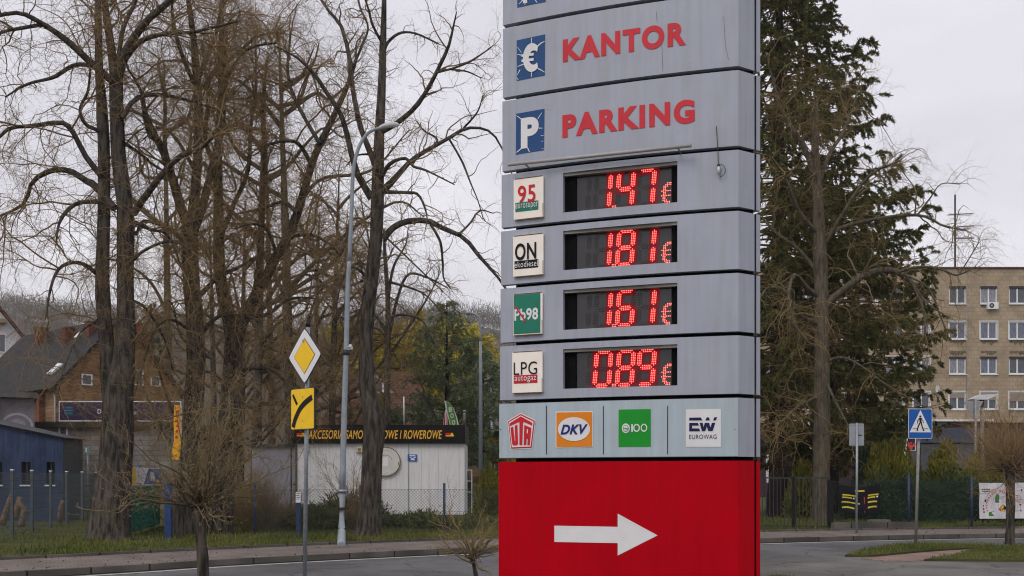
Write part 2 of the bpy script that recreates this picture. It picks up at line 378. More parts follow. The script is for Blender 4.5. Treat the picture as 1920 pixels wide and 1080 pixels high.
m_navy = mat('navy_film', (.004, .02, .16), .4, .1, 6)
m_navy2 = mat('dark_navy_film', (.004, .006, .06), .4, .1, 6)
m_grn100 = mat('bright_green_film', (.003, .27, .018), .4, .08, 6)

pyl = thing('price_pylon', 'tall grey filling station price totem with red base and white arrow', 'sign tower', (float((PL[0] + PR[0]) / 2), float((PL[1] + PR[1]) / 2) + .2, 0))
TOPS = [-166, -16.5, 131, 280.5, 395, 511.5, 628.6, 745.5, 863.7]
LEFT = [943, 943, 942, 940.5, 939.5, 938.5, 937.5, 936, 935]
GAP = .034
OPEN = {3: (302, 379), 4: (415, 491.4), 5: (530, 607.8), 6: (645.3, 722.5)}
def panel(i):
    zt = zr(TOPS[i]); zb = (zr(TOPS[i + 1]) + GAP) if i < 8 else .03
    u0 = inv(LEFT[i]); us = list(np.linspace(u0, CH, 21)); vs = [zb, zt]; op = None
    if i in OPEN:
        d = face2(inv(1270))[1]
        op = (inv(1056), inv(1270), EYE + (HY - OPEN[i][1]) / FPX * d, EYE + (HY - OPEN[i][0]) / FPX * d)
        us = sorted([u for u in us if min(abs(u - op[0]), abs(u - op[1])) > .02] + [op[0], op[1]]); vs = [zb, op[2], op[3], zt]
    b = MB(); B = .006                   # rolled edge
    for a0, a1 in zip(us, us[1:]):
        for z0, z1 in zip(vs, vs[1:]):
            if op and a0 >= op[0] - 1e-6 and a1 <= op[1] + 1e-6 and z0 >= op[2] - 1e-6 and z1 <= op[3] + 1e-6: continue
            b.add([FA(a0, z0), FA(a1, z0), FA(a1, z1), FA(a0, z1)], [[0, 1, 2, 3]], False)
    # shell: returns at top, bottom and left, bevelled right cheek
    path = [(u0, .06)] + [(u, None) for u in us] + [(CH + .111, .158)]
    pts = [face2(u) if t is None else plan(u, t) for u, t in path]
    inn = [plan(u0 + .05, .06)] + [face2(u) + cn_ * .07 for u in us] + [plan(CH + .06, .19)]
    for (p, q, p2, q2) in zip(pts, pts[1:], inn, inn[1:]):
        for z in (zb, zt): b.add([[*p, z], [*q, z], [*q2, z], [*p2, z]], [[0, 1, 2, 3]])
    for a, c in ((0, 1), (-2, -1)):
        p, q = pts[a], pts[c]; b.add([[*p, zb], [*q, zb], [*q, zt], [*p, zt]], [[0, 1, 2, 3]])
    if op:                               # reveal of the display opening
        dp = .075
        cs = [(op[0], op[2]), (op[1], op[2]), (op[1], op[3]), (op[0], op[3])]
        for (a0, z0), (a1, z1) in zip(cs, cs[1:] + cs[:1]):
            b.add([FA(a0, z0), FA(a1, z1), FA(a1, z1, -dp), FA(a0, z0, -dp)], [[0, 1, 2, 3]])
    # rear half of the cabinet and the narrow spine beside the cheek
    sp0, sp1 = plan(CH + .124, .176), plan(CH + .152, .213); sp2 = plan(CH + .10, .25)
    for p, q in ((sp0, sp1), (sp1, sp2)): b.add([[*p, zb], [*q, zb], [*q, zt], [*p, zt]], [[0, 1, 2, 3]])
    for z in (zb, zt): b.add([[*sp0, z], [*sp1, z], [*sp2, z], [*plan(CH + .06, .2), z]], [[0, 1, 2, 3]])
    bk = [plan(CH + .10, .255), plan(CH * .75, .34), plan(CH * .5, .37), plan(CH * .25, .35), plan(.16, .29)]
    for p, q in zip(bk, bk[1:]): b.add([[*p, zb], [*q, zb], [*q, zt], [*p, zt]], [[0, 1, 2, 3]])
    m = m_red if i == 8 else m_panel
    o = b.build('sign_panel', m, pyl)
    return o, (u0, zb, zt, op)
PAN = [panel(i) for i in range(9)]
core = MB(); zt0 = zr(TOPS[0])
cp = [face2(u) + cn_ * .10 for u in np.linspace(.10, CH - .045, 14)] + [plan(CH + .04, .12), plan(CH + .095, .172), plan(CH + .09, .235), plan(CH + .06, .26), plan(CH * .5, .33), plan(.17, .27)]
n = len(cp); core.add([[*p, .0] for p in cp] + [[*p, zt0 - .02] for p in cp], [list(range(n)), list(range(n, 2 * n))] + [[i, (i + 1) % n, n + (i + 1) % n, n + i] for i in range(n)])
core.build('core', m_core, pyl)

def shape(i, name, m, polys, o=.003, text=None, label=None):   # flat film on panel i, outlines in photo pixels
    b = MB()
    for p in polys: b.add([FA(*UZ(x, y), o) for x, y in p], [list(range(len(p)))])
    for t in text or []: b.text(t[0], FA, BB(*t[1]), *t[2:4], off=o, spacing=1.2 if t[0] in ('KANTOR', 'PARKING') else 1.1 if len(t[0]) > 5 else 1.06)
    ob = b.build(name, m, PAN[i][0])
    if label: ob['label'] = label
    return ob
def skew(x, y, xr):                      # shift of a horizontal line of the panel between two columns, in pixels
    return HY - (HY - y) * face2(inv(xr))[1] ** -1 * face2(inv(x))[1]
def rect(x0, x1, yt, yb): return [(x0, yt), (x0, yb), (x1, skew(x0, yb, x1)), (x1, skew(x0, yt, x1))]
def line(p, q, w, w2=None):
    p, q = np.array(p, float), np.array(q, float); d = q - p; d /= np.linalg.norm(d); n_ = np.array([-d[1], d[0]]); w2 = w if w2 is None else w2
    return [tuple(p + n_ * w / 2), tuple(p - n_ * w / 2), tuple(q - n_ * w2 / 2), tuple(q + n_ * w2 / 2)]
def Z7(x, y): return 950 + x / 6.745, y / 6.745      # reading marks of the enlarged views of the pictograms
def Z8(x, y): return 950 + x / 9.0, 180 + y / 9.0
# upper panel: only the foot of its pictogram shows
shape(0, 'pictogram', m_picto, [rect(970, 1023.5, -72, 14.5)])
shape(0, 'pictogram_strokes', m_film, [line(Z7(205, 5), Z7(160, 55), 1.8, 1), line(Z7(232, 0), Z7(235, 65), 1.5, 1), line(Z7(360, -5), Z7(388, 38), 1.8, 1), line(Z7(230, -60), Z7(228, 14), 8), line(Z7(200, -55), Z7(255, -60), 30)], .006)
# exchange office panel
shape(1, 'pictogram', m_picto, [[Z7(128, 512), Z7(128, 1025), Z7(483, 955), Z7(488, 434)]])
shape(1, 'pictogram_strokes', m_film, [line(Z7(318, 560), Z7(318, 480), 1.4, 1), line(Z7(390, 590), Z7(440, 545), 2.4, 2), line(Z7(438, 547), Z7(482, 526), 2, 1), line(Z7(210, 705), Z7(136, 690), 2, 1),
      line(Z7(215, 815), Z7(140, 845), 2, 1), line(Z7(318, 905), Z7(315, 975), 1.8, 1), line(Z7(395, 865), Z7(482, 915), 2.2, 1), line(Z7(172, 885), Z7(134, 955), 1.6, .8), line(Z7(140, 598), Z7(190, 670), .8), line(Z7(130, 985), Z7(152, 1015), 1)], .006,
      [])
eu = []
for k in range(22):
    a, a2 = (math.radians(46 + 268 * (k + q) / 22) for q in (0, 1))
    eu.append([Z7(322 + 112 * math.cos(a), 732 - 182 * math.sin(a) - 12 * math.cos(a)), Z7(322 + 112 * math.cos(a2), 732 - 182 * math.sin(a2) - 12 * math.cos(a2)), Z7(346 + 62 * math.cos(a2), 732 - 90 * math.sin(a2) - 8 * math.cos(a2)), Z7(346 + 62 * math.cos(a), 732 - 90 * math.sin(a) - 8 * math.cos(a))])
for y in (702, 768): eu.append([Z7(192, y + 22), Z7(192, y - 10), Z7(345, y - 30), Z7(345, y + 4)])
shape(1, 'euro_mark', m_film, [[p[3], p[2], p[1], p[0]] for p in eu], .009)
shape(1, 'lettering', m_letred, [], .005, [('KANTOR', (1055.6, 1286.5, 74.4, 117.4), .05, 0, 1)])
# car park panel
shape(2, 'pictogram', m_picto, [[Z8(160, 302), Z8(157, 992), Z8(632, 915), Z8(640, 215)]])
shape(2, 'pictogram_strokes', m_film, [line(Z8(245, 388), Z8(168, 335), 1.8, .8), line(Z8(530, 385), Z8(598, 285), 1.3, .8), line(Z8(545, 545), Z8(618, 545), 1.6, .8), line(Z8(255, 885), Z8(170, 955), 2.2, 1.4), line(Z8(355, 875), Z8(390, 950), 2, 1.2),
      line(Z8(580, 672), Z8(630, 668), 1, .5), line(Z8(590, 768), Z8(622, 762), .8), line(Z8(595, 895), Z8(622, 892), .8)], .006, [('P', (977, 1010.5, 222.5, 279.5), .05)])
shape(2, 'lettering', m_letred, [], .005, [('PARKING', (1054.7, 1302.8, 216, 259), .05)])

# fuel name plates
def plate(i, x0, x1, yt, yb, m):
    u0, u1, z0, z1 = BB(x0, x1, yt, yb); b = MB()
    F = lambda a, bb, c: FA(a, bb, c)
    pts = rrect(u0, u1, z0, z1, .012, 2); b.fpoly(F, pts, .002, .026)
    return b.build('fuel_plate', m, PAN[i][0])
PO = .029
plate(3, 965, 1020.5, 337.5, 414, m_cream)
shape(3, 'number', m_redf, [], PO + .002, [('95', (973, 1006, 350.5, 383.5), .012)])
shape(3, 'name_band', m_greenf, [rect(968.3, 1011.3, 382, 399)], PO)
shape(3, 'name', m_film, [], PO + .004, [('eurosuper', (969, 1010.8, 384.5, 397.3), 0)])
plate(4, 964, 1020.5, 444, 520.5, m_cream)
shape(4, 'number', m_black, [], PO + .002, [('ON', (967.8, 1007.5, 458.5, 490), .02)])
shape(4, 'name_band', m_black, [rect(966.7, 1011, 491, 506)], PO)
shape(4, 'name', m_film, [], PO + .004, [('ekodiesel', (967.3, 1010.5, 492.5, 503.5), 0)])
plate(5, 964, 1018.8, 553, 630, m_cream)
shape(5, 'name_band', m_greenf, [rect(965, 1015, 554.5, 627.5)], PO)
shape(5, 'number', m_film, [], PO + .002, [('Pb98', (966.7, 1011, 580.5, 603), .03)])
shape(5, 'strike_bar', m_redf, [line((968.6, 575.3), (988, 604.4), 3)], PO + .004)
plate(6, 962.3, 1018.8, 661, 738, m_cream)
shape(6, 'number', m_black, [], PO + .002, [('LPG', (965.3, 1009, 680, 704), -.004, 0, )])
shape(6, 'name_band', m_redf, [rect(965.3, 1009.5, 704.6, 719.8)], PO)
shape(6, 'name', m_film, [], PO + .004, [('autogaz', (967.3, 1007.5, 705.8, 718.6), 0)])

# price displays
SEG = {'0': 'abcdef', '1': 'bc', '4': 'fgbc', '6': 'afgedc', '7': 'abc', '8': 'abcdefg', '9': 'abfgcd', ' ': ''}
def seg_dots(sg, W, H, p):
    dots = []
    def vert(x, y0, y1):
        n = int(round((y1 - y0) / p)); ys = np.linspace(y0, y1, n + 1)
        for j, y in enumerate(ys):
            for dx in ((0,) if j in (0, n) else (-p, 0, p)): dots.append((x + dx, y))
    def hori(y, x0, x1):
        n = int(round((x1 - x0) / p)); xs = np.linspace(x0, x1, n + 1)
        for j, x in enumerate(xs):
            for dy in ((0,) if j in (0, n) else (-p, 0, p)): dots.append((x, y + dy))
    e = p * 1.1
    if sg == 'a': hori(H, e, W - e)
    if sg == 'd': hori(0, e, W - e)
    if sg == 'g': hori(H / 2, e, W - e)
    if sg == 'f': vert(0, H / 2 + e, H - e)
    if sg == 'b': vert(W, H / 2 + e, H - e)
    if sg == 'e': vert(0, e, H / 2 - e)
    if sg == 'c': vert(W, e, H / 2 - e)
    return dots
EURO = ('...###', '..####', '.###..', '.##...', '.##...', '######', '.##...', '.##...', '######', '.##...', '.##...', '.###..', '..####', '...###')
def display(i, price):
    u0, zb, zt, op = PAN[i][1]; o0, o1, z0, z1 = op; par = PAN[i][0]; DEP = -.07
    ch = lambda a, b, c: FA(o0, 0, c) * 0 + np.array([*(face2(o0) * (1 - (a - o0) / (o1 - o0)) + face2(o1) * (a - o0) / (o1 - o0) - cn_ * c), b])
    b = MB(); b.fpoly(ch, [(o0, z0), (o1, z0), (o1, z1), (o0, z1)], DEP); b.build('display_board', m_board, par)
    b = MB()                             # head bar of the recess and its darker side blinds
    hh = (z1 - z0); b.fbox(ch, o0 + .002, o1 - .002, z1 - .075 * hh, z1 - .001, DEP + .002, -.012); b.build('display_head', m_bezel, par)
    b = MB(); wd = o1 - o0
    b.fbox(ch, o0 + .002, o0 + .10 * wd, z0 + .001, z1 - .08 * hh, DEP + .001, DEP + .02); b.build('display_blind', m_core, par); b = MB(); b.fbox(ch, o1 - .06 * wd, o1 - .002, z0 + .001, z1 - .08 * hh, DEP + .001, DEP + .02)
    b.build('display_blind', m_core, par)
    H = .855 * hh; W = .127 * wd; p = H / 20; base = z0 + .06 * hh
    cells = [inv(1097) - W, inv(1110.5), inv(1152.7), inv(1191.7)]
    lit, dim = [], []
    digs = ' ' + price
    for q, (c, dgt) in enumerate(zip(cells, digs)):
        for sg in ('bc' if q == 0 else 'abcdefg'):
            ds = seg_dots(sg, W, H, p); (lit if sg in SEG[dgt] else dim).extend([(c + x + y * .075, base + y) for x, y in ds])
    b = MB(); lay = 0                    # emissive plates paint a red glow halo round each lit segment
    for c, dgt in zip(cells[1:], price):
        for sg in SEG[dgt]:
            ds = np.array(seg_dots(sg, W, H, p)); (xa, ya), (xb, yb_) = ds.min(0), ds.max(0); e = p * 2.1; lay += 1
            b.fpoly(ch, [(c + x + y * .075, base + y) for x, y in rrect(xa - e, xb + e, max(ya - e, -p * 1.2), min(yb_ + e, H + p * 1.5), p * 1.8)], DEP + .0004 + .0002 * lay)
    b.build('painted_halo', m_halo, par)
    b = MB()                             # dim emissive plates added to put red glow behind the lit segments
    for c, dgt in zip(cells[1:], price):
        for sg in SEG[dgt]:
            ds = np.array(seg_dots(sg, W, H, p)); (xa, ya), (xb, yb_) = ds.min(0), ds.max(0); e = p * .45
            q = [(xa - e, ya - e * .2), (xb + e, ya - e * .2), (xb + e, yb_ + e * .2), (xa - e, yb_ + e * .2)] if sg in 'bcef' else [(xa - e * .2, ya - e), (xb + e * .2, ya - e), (xb + e * .2, yb_ + e), (xa - e * .2, yb_ + e)]
            b.fpoly(ch, [(c + x + y * .075, base + y) for x, y in q], DEP + .0065, DEP + .009)
    b.build('segment_glow', m_glow, par)
    c = cells[1] + W
    lit += [(c + p * (2.2 + k), base + r * p) for k in range(3) for r in (-.3, .7)]
    eu = inv(1236.5); ep = p * .97
    for r_, row in enumerate(EURO):
        y = (13 - r_) * ep * .92 - p * .4
        lit += [(eu + c_ * ep + y * .075, base + y) for c_, q in enumerate(row) if q == '#']
    for nm, ds, m, r in (('price_digits', lit, m_led, .29), ('unlit_diodes', dim, m_unlit, .24)):
        b = MB(); ds = np.array(ds); k = 6; a = np.arange(k) / k * 2 * np.pi
        for x, y in ds:
            if x > o1 - .06 * wd: continue
            b.add([ch(x + p * r * math.cos(t), y + p * r * math.sin(t), DEP + .012) for t in a] + [ch(x, y, DEP + .017)], [[j, (j + 1) % k, k] for j in range(k)])
        b.build(nm, m, par)
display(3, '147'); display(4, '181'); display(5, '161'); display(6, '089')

# fuel card strip
ZA = lambda x, y: (936 + x / 9.6, 755 + y / 9.6)
ZB = lambda x, y: (1140 + x / 8., 755 + y / 8.)
u0, zb, zt, _ = PAN[7][1]
b = MB(); us = np.linspace(u0 + .004, CH - .004, 21)
for a0, a1 in zip(us, us[1:]): b.add([FA(a0, zb + .004, .004), FA(a1, zb + .004, .004), FA(a1, zt - .004, .004), FA(a0, zt - .004, .004)], [[0, 1, 2, 3]])
b.build('card_sheet', m_card, PAN[7][0])
shape(7, 'divider', m_dsteel, [[(x - .8, 761), (x - .8, 852), (x + .8, 852), (x + .8, 761)] for x in (1025, 1131.6, 1252)] + [[(x - .8, 804), (x - .8, 806), (x + .8, 806), (x + .8, 804)] for x in (939, 1378.5)], .007)
def emblem(parts, label):
    for k, (nm, m, polys, text) in enumerate(parts):
        shape(7, nm, m, polys, .008 + .003 * k, text, label if k == 0 else None)
PEN = lambda k: [tuple(np.array(ZA(407, 530)) + (np.array(ZA(x, y)) - np.array(ZA(407, 530))) * k) for x, y in ((155, 325), (395, 185), (662, 315), (600, 828), (212, 845))]
emblem([('emblem_sticker', m_film, [PEN(1)], None), ('emblem_border', m_redf, [PEN(.945)], None), ('emblem_field', m_film, [PEN(.87)], None),
        ('emblem_letters', m_redf, [
            [ZA(200, 372), ZA(200, 425), ZA(355, 352), ZA(375, 352), ZA(375, 765), ZA(425, 765), ZA(440, 352), ZA(460, 352), ZA(605, 415), ZA(605, 362), ZA(400, 248)],
            [ZA(215, 452), ZA(262, 430), ZA(290, 690), ZA(300, 690), ZA(290, 418), ZA(338, 395), ZA(350, 740), ZA(330, 768), ZA(262, 768), ZA(245, 745)],
            [ZA(462, 400), ZA(590, 455), ZA(560, 765), ZA(518, 765), ZA(522, 650), ZA(505, 650), ZA(497, 765), ZA(452, 765)]], None),
        ('emblem_counter', m_film, [[ZA(512, 480), ZA(532, 488), ZA(528, 555), ZA(510, 555)]], None)], 'red and white five-sided emblem sticker')
def rr(fn, x0, x1, y0, y1, r, dy=0): return [fn(x, y - dy * (x - x0) / (x1 - x0)) for x, y in rrect(x0, x1, y0, y1, r)]
emblem([('emblem_sticker', m_film, [rr(ZA, 1020, 1690, 160, 812, 25, 10)], None), ('emblem_field', m_dkorange, [rr(ZA, 1037, 1677, 178, 798, 18, 10)], None),
        ('emblem_oval', m_film, [[ZA(*q) for q in disc(288, 32, 1355, 477, 215)]], None),
        ('emblem_letters', m_navy, [], [('DKV', (*[936 + v / 9.6 for v in (1112, 1603)], *[755 + v / 9.6 for v in (398, 577)]), .035, .32)])], 'orange square sticker with white oval')
ring = lambda cx, cy, r0, r1, ry0, ry1: [ZB(*q) for q in disc(r1, 28, cx, cy, ry1)]
emblem([('emblem_sticker', m_grn100, [[ZB(163, 105), ZB(643, 96), ZB(643, 660), ZB(163, 663)]], None),
        ('emblem_ring', m_film, [[ZB(*q) for q in disc(60, 28, 272, 385, 73)]], [('I', (1184.3, 1187.2, 795.5, 810), .03), ('OO', (1188, 1214.2, 795, 810), .012)]),
        ('emblem_inner', m_grn100, [[ZB(*q) for q in disc(42, 28, 272, 385, 50)]], None),
        ('emblem_letter', m_film, [[ZB(*q) for q in disc(35, 28, 272, 385, 41)]], None),
        ('emblem_slit', m_grn100, [[ZB(228, 379), ZB(228, 388), ZB(316, 388), ZB(316, 379)], [ZB(262, 392), ZB(262, 400), ZB(318, 400), ZB(318, 392)]], None)], 'bright green square sticker')
emblem([('emblem_sticker', m_film, [[ZB(1170, 102), ZB(1697, 94), ZB(1697, 663), ZB(1170, 663)]], None),
        ('emblem_letters', m_navy2, [[ZB(*q) for q in pl] for pl in (
            [(1222, 226), (1222, 267), (1418, 265), (1395, 222)], [(1485, 222), (1463, 266), (1530, 265), (1517, 221)], [(1600, 219), (1580, 265), (1622, 265), (1640, 217)],
            [(1222, 305), (1222, 430), (1385, 428), (1370, 386), (1265, 386), (1265, 344), (1368, 342), (1350, 303)],
            [(1378, 303), (1412, 426), (1462, 426), (1484, 355), (1508, 425), (1572, 424), (1612, 302), (1562, 302), (1540, 372), (1520, 303), (1456, 303), (1436, 370), (1424, 303)])],
         [('EUROWAG', (1140 + 1222 / 8., 1140 + 1632 / 8., 755 + 481 / 8., 755 + 546 / 8.), -.002)])], 'white square sticker with navy letters')
# white arrow on the red base
ZC = lambda x, y: (920 + x / 3.176, 740 + y / 3.176)
shape(8, 'arrow', m_film, [[ZC(380 + 377 * q, 780 + 7 * q), ZC(380 + 377 * q, 877 + 7 * q), ZC(380 + 377 * (q + .1251), 877.9 + 7 * q), ZC(380 + 377 * (q + .1251), 780.9 + 7 * q)] for q in np.arange(8) / 8] + [[ZC(757, 708), ZC(757, 958), ZC(835, 918.5), ZC(835, 751)], [ZC(835, 751), ZC(835, 918.5), ZC(915, 878), ZC(915, 794.5)], [ZC(915, 794.5), ZC(915, 878), ZC(995, 838)]], .004)
# small lamp tube over the first price and a hanging light sensor
def off_face(x, y, o):
    u, z = UZ(x, y); return FA(u, z, o)
b = MB(); A_, B_ = off_face(960, 314.5, .10), off_face(1301, 279, .10); b.tube([A_, B_], .0165, 12); lt = b.build('lamp_tube', mat('grey_tube', (.36, .35, .34), .45, .12, 9), pyl)
for q in (.1, .93):
    b = MB(); p = A_ + (B_ - A_) * q; b.tube([p + [0, 0, -.01], p + np.array([*(cn_ * .13), -.02])], .008, 6)
    b.build('lamp_bracket', m_steel, lt)
b = MB(); w0 = off_face(1343.5, 237, .012); w1 = off_face(1346.5, 285, .014); w2 = off_face(1347.5, 313, .02)
b.tube([w0, w1, w2], .003, 5)
lp = [off_face(x, y, .03) for x, y in ((1349, 311), (1356, 311), (1361, 318), (1360, 326), (1355, 332), (1351, 333))]; b.tube(smooth(lp, 14), .003, 5)
sn = b.build('sensor_cable', m_dsteel, pyl)
b = MB(); b.tube([off_face(1349, 328, .03), off_face(1348.5, 313, .03)], .012, 10); b.build('light_sensor', mat('sensor_glass', (.5, .52, .52), .25, .1, 20), sn)
b = MB(); b.tube([off_face(1348.5, 313.2, .03), off_face(1348.3, 309, .03)], [.016, .008], 10); b.build('sensor_cap', m_dsteel, sn)

# age marks on the panels: hairline cracks, scratches, rusty plate edges
shape(1, 'hairline_crack', mat('crack_dark', (.16, .16, .19), .6, .1, 9), [line((1231, 22), (1232, 42), .9), line((1241, 84), (1243, 134), .9), line((1357, 30), (1360, 84), .8), line((1360, 84), (1366, 112), .8)], .0015)
m_scr = mat('scratch_pale', (.42, .43, .49), .45, .1, 9)
shape(1, 'scratch', m_scr, [line((1037, 130), (1040, 142), 1.4), line((1040, 142), (1050, 150), 1.2), line((1290, 112), (1296, 114), 1)], .0015)
shape(2, 'scratch', m_scr, [line((1010, 192), (1040, 198), .9), line((1000, 262), (1030, 288), .8), line((1025, 205), (1034, 204), 1.1)], .0015)
shape(5, 'scratch', m_scr, [line((1312, 560), (1322, 559), 1), line((1340, 590), (1352, 585), .9)], .0015)
m_rustl = mat('rust_line', (.16, .085, .03), .9, .4, 60)
for i, x0, x1, yt, yb in ((3, 965, 1020.5, 337.5, 414), (4, 964, 1020.5, 444, 520.5), (5, 964, 1018.8, 553, 630), (6, 962.3, 1018.8, 661, 738)):
    shape(i, 'rust_edge', m_rustl, [rect(x0 + 2, x1 - 1, yt - .6, yt + 1.0), rect(x1 - 1.3, x1 - .2, skew(x0, yb, x1) - 26, skew(x0, yb, x1) - 2), rect(x0 + 2, x1 - 1, yb - .9, yb + .4)], .0275)
# ------------------------------------------------------------------ trees, shrubs
m_bark = mat('lime_bark', (.026, .023, .020), .92, .3, 2.6, bump=1, bscale=5, contrast=1.5, col2=(.105, .09, .075), stretch=(4.6, 4.6, .9), attr='thin', attrcol=(.26, .175, .085))
m_bark2 = mat('grey_brown_bark', (.055, .046, .034), .92, .3, 2.6, bump=1, bscale=5, contrast=1.3, col2=(.13, .11, .08), stretch=(4.6, 4.6, .9), attr='thin', attrcol=(.24, .17, .078))
m_shoot = mat('young_shoot', (.045, .035, .025), .8, .3, 9, attr='thin', attrcol=(.195, .148, .085))
m_sbark = mat('spruce_bark', (.028, .021, .019), .95, .3, 5, bump=1, bscale=9, stretch=(3, 3, .7))
m_spruce = mat('spruce_needles', (.036, .052, .016), .75, .35, .8, col2=(.14, .145, .046), attr='thin', attrcol=(.14, .098, .040), spec=.06)
m_pine = mat('pine_needles', (.10, .15, .085), .75, .35, .9, col2=(.25, .29, .15), attr='thin', attrcol=(.09, .09, .04), spec=.06)
m_thuja = mat('yellow_green_foliage', (.07, .082, .012), .75, .3, 1.6, col2=(.27, .25, .038), spec=.06, attr='thin', attrcol=(.07, .05, .02))
m_hedge = mat('dark_green_foliage', (.016, .036, .020), .75, .3, 1.8, col2=(.052, .088, .050), spec=.06, attr='thin', attrcol=(.05, .05, .025))
m_juniper = mat('juniper_foliage', (.042, .062, .018), .75, .3, 1.6, col2=(.16, .17, .055), spec=.06, attr='thin', attrcol=(.09, .065, .03))
m_willow = mat('yellow_spring_foliage', (.30, .25, .03), .8, .3, .6, col2=(.56, .47, .06), spec=.06, attr='thin', attrcol=(.14, .10, .04))

def grow(P, R, count, L0, L1, n, spread=(35, 70), droop=0., up=0., wig=.16, rk=.62, rmax=.03, tmin=.15, tpow=1., r_end=.35, tips=False, shrink=.5):
    """children of the branches P (N,m,3): start points spread along them, each wandering, sagging or turning up"""
    N, m, _ = P.shape
    seg = np.linalg.norm(P[:, 1:] - P[:, :-1], axis=2).sum(1)
    pi = rng.choice(N, count, p=seg / seg.sum()); t = tmin + (1 - tmin) * rng.random(count) ** tpow
    if tips: pi = np.r_[pi, np.arange(N)]; t = np.r_[t, np.full(N, .985)]; count += N
    x = t * (m - 1); i = np.minimum(x.astype(int), m - 2); f = (x - i)[:, None]
    A = P[pi, i]; B = P[pi, i + 1]; pos = A * (1 - f) + B * f
    rr_ = R[pi, i] * (1 - f[:, 0]) + R[pi, i + 1] * f[:, 0]
    T = B - A; T /= np.linalg.norm(T, axis=1, keepdims=True) + 1e-9
    Q = rng.standard_normal((count, 3)); Q -= (Q * T).sum(1, keepdims=True) * T; Q /= np.linalg.norm(Q, axis=1, keepdims=True)
    th = np.radians(rng.uniform(*spread, count)); 
    if tips: th[-N:] *= .3
    D = T * np.cos(th)[:, None] + Q * np.sin(th)[:, None]; D[:, 2] += up
    ln = rng.uniform(L0, L1, count) * (1 - shrink * t); r0 = np.minimum(rr_ * rk, rmax * rng.uniform(.6, 1, count))
    out = np.empty((count, n, 3)); out[:, 0] = pos
    for j in range(1, n):
        D = D + rng.standard_normal((count, 3)) * wig; D[:, 2] -= droop * j / n
        D /= np.linalg.norm(D, axis=1, keepdims=True); pos = pos + D * (ln / (n - 1))[:, None]; out[:, j] = pos
    rad = r0[:, None] * np.linspace(1, r_end, n)[None]
    return out, rad

def limb3(pts, D, dz0=0., dz1=None, n=16, wk=1.):
    """a limb read off the photo as (x, y, width) marks, leaning dz1 metres nearer or farther by its end"""
    if dz1 is None: dz1 = dz0 + rng.uniform(-2.2, 2.2)
    p = np.array(pts, float); s = np.r_[0, np.cumsum(np.hypot(*np.diff(p[:, :2], axis=0).T))]; q = s / s[-1]
    d = D + dz0 + (dz1 - dz0) * q
    X = np.stack([at(x, y, dd) for (x, y, _), dd in zip(p, d)]); W = p[:, 2] / FPX * d / 2 * wk
    C = smooth(np.c_[X, W], n); return C[:, :3], np.maximum(C[:, 3], .004)

def bare_tree(name, label, group, D, base, trunks, limbs, twigs=1., bark=None, tw=(2.0, 3.4), r2=.0095, droop=.35, extra_up=.25, lvl=(2.6, 7.2, 6.0), tlim=0., k=12, rtw=.0052, dens=1.):
    bark = bark or m_bark
    b0 = gp(*base, ZP - .02) if len(base) == 2 else np.array(base)
    root = thing(name, label, 'tree', b0, group)
    tr = MB(); TP = []
    for t in trunks:
        pts, dz = t[0], t[1]
        P, R = limb3(pts, D, *dz, n=26); tr.tubes(P[None], R[None], k, True, 0., .035); TP.append((P, R))
    # root flare
    P, R = TP[0]
    tr.build('trunk', bark, root, 'thin')
    cr = MB(); LP, LR = [], []
    for t in limbs:
        P, R = limb3(t[0], D, *(t[1] if len(t) > 1 else (0,)), n=16); LP.append(P); LR.append(R)
    for P, R in TP:                       # the upper trunks carry branches too
        h0 = int(len(P) * tlim); idx = np.linspace(h0, len(P) - 1, 16); 
        LPt = np.stack([np.interp(idx, np.arange(len(P)), P[:, c]) for c in range(3)], 1); LRt = np.interp(idx, np.arange(len(P)), R)
        if tlim < 1: LP.append(LPt); LR.append(LRt)
    nl = len(limbs); LP = np.stack(LP); LR = np.stack(LR)
    if nl: cr.tubes(LP[:nl], LR[:nl], 8, True, 0., .05)
    tot = np.linalg.norm(LP[:, 1:] - LP[:, :-1], axis=2).sum()
    Z, ZR = grow(LP, LR, int(tot * .8 * dens), tw[0] * 1.3, tw[1] * 1.45, 12, (35, 75), droop * .7, extra_up, .25, .6, .030, .2, .8, .22, True)
    cr.tubes(Z, ZR, 6, True, np.clip(.9 - ZR / .06, 0, 1))
    LP = np.concatenate([LP, Z[:, np.linspace(0, 11, 16).round().astype(int)]]); LR = np.concatenate([LR, ZR[:, np.linspace(0, 11, 16).round().astype(int)]])
    tot = np.linalg.norm(LP[:, 1:] - LP[:, :-1], axis=2).sum()
    A, AR = grow(LP, LR, int(tot * lvl[0] * twigs), tw[0] * .7, tw[1] * .75, 9, (35, 75), droop * .7, extra_up, .30, .55, .0165, .2, .8, .3, True)
    cr.tubes(A, AR, 5, True, np.clip(1.1 - AR / .03, .2, 1))
    ta = np.linalg.norm(A[:, 1:] - A[:, :-1], axis=2).sum()
    B, BR = grow(A, AR, int(ta * lvl[1] * .5 * twigs), .3, 1.05, 7, (30, 75), droop * .3, .12, .36, .6, r2, .1, 1, .45, True)
    cr.tubes(B, BR, 3, False, .75)
    tb = np.linalg.norm(B[:, 1:] - B[:, :-1], axis=2).sum()
    C, CR = grow(B, BR, int(tb * lvl[2] * .75 * twigs), .12, .45, 5, (25, 70), .05, .12, .34, .8, rtw, .1, 1, .6)
    cr.tubes(C, CR, 3, False, 1.)
    cr.build('crown', bark, root, 'thin')
    return root

LG = 'bare lime trees along the pavement'
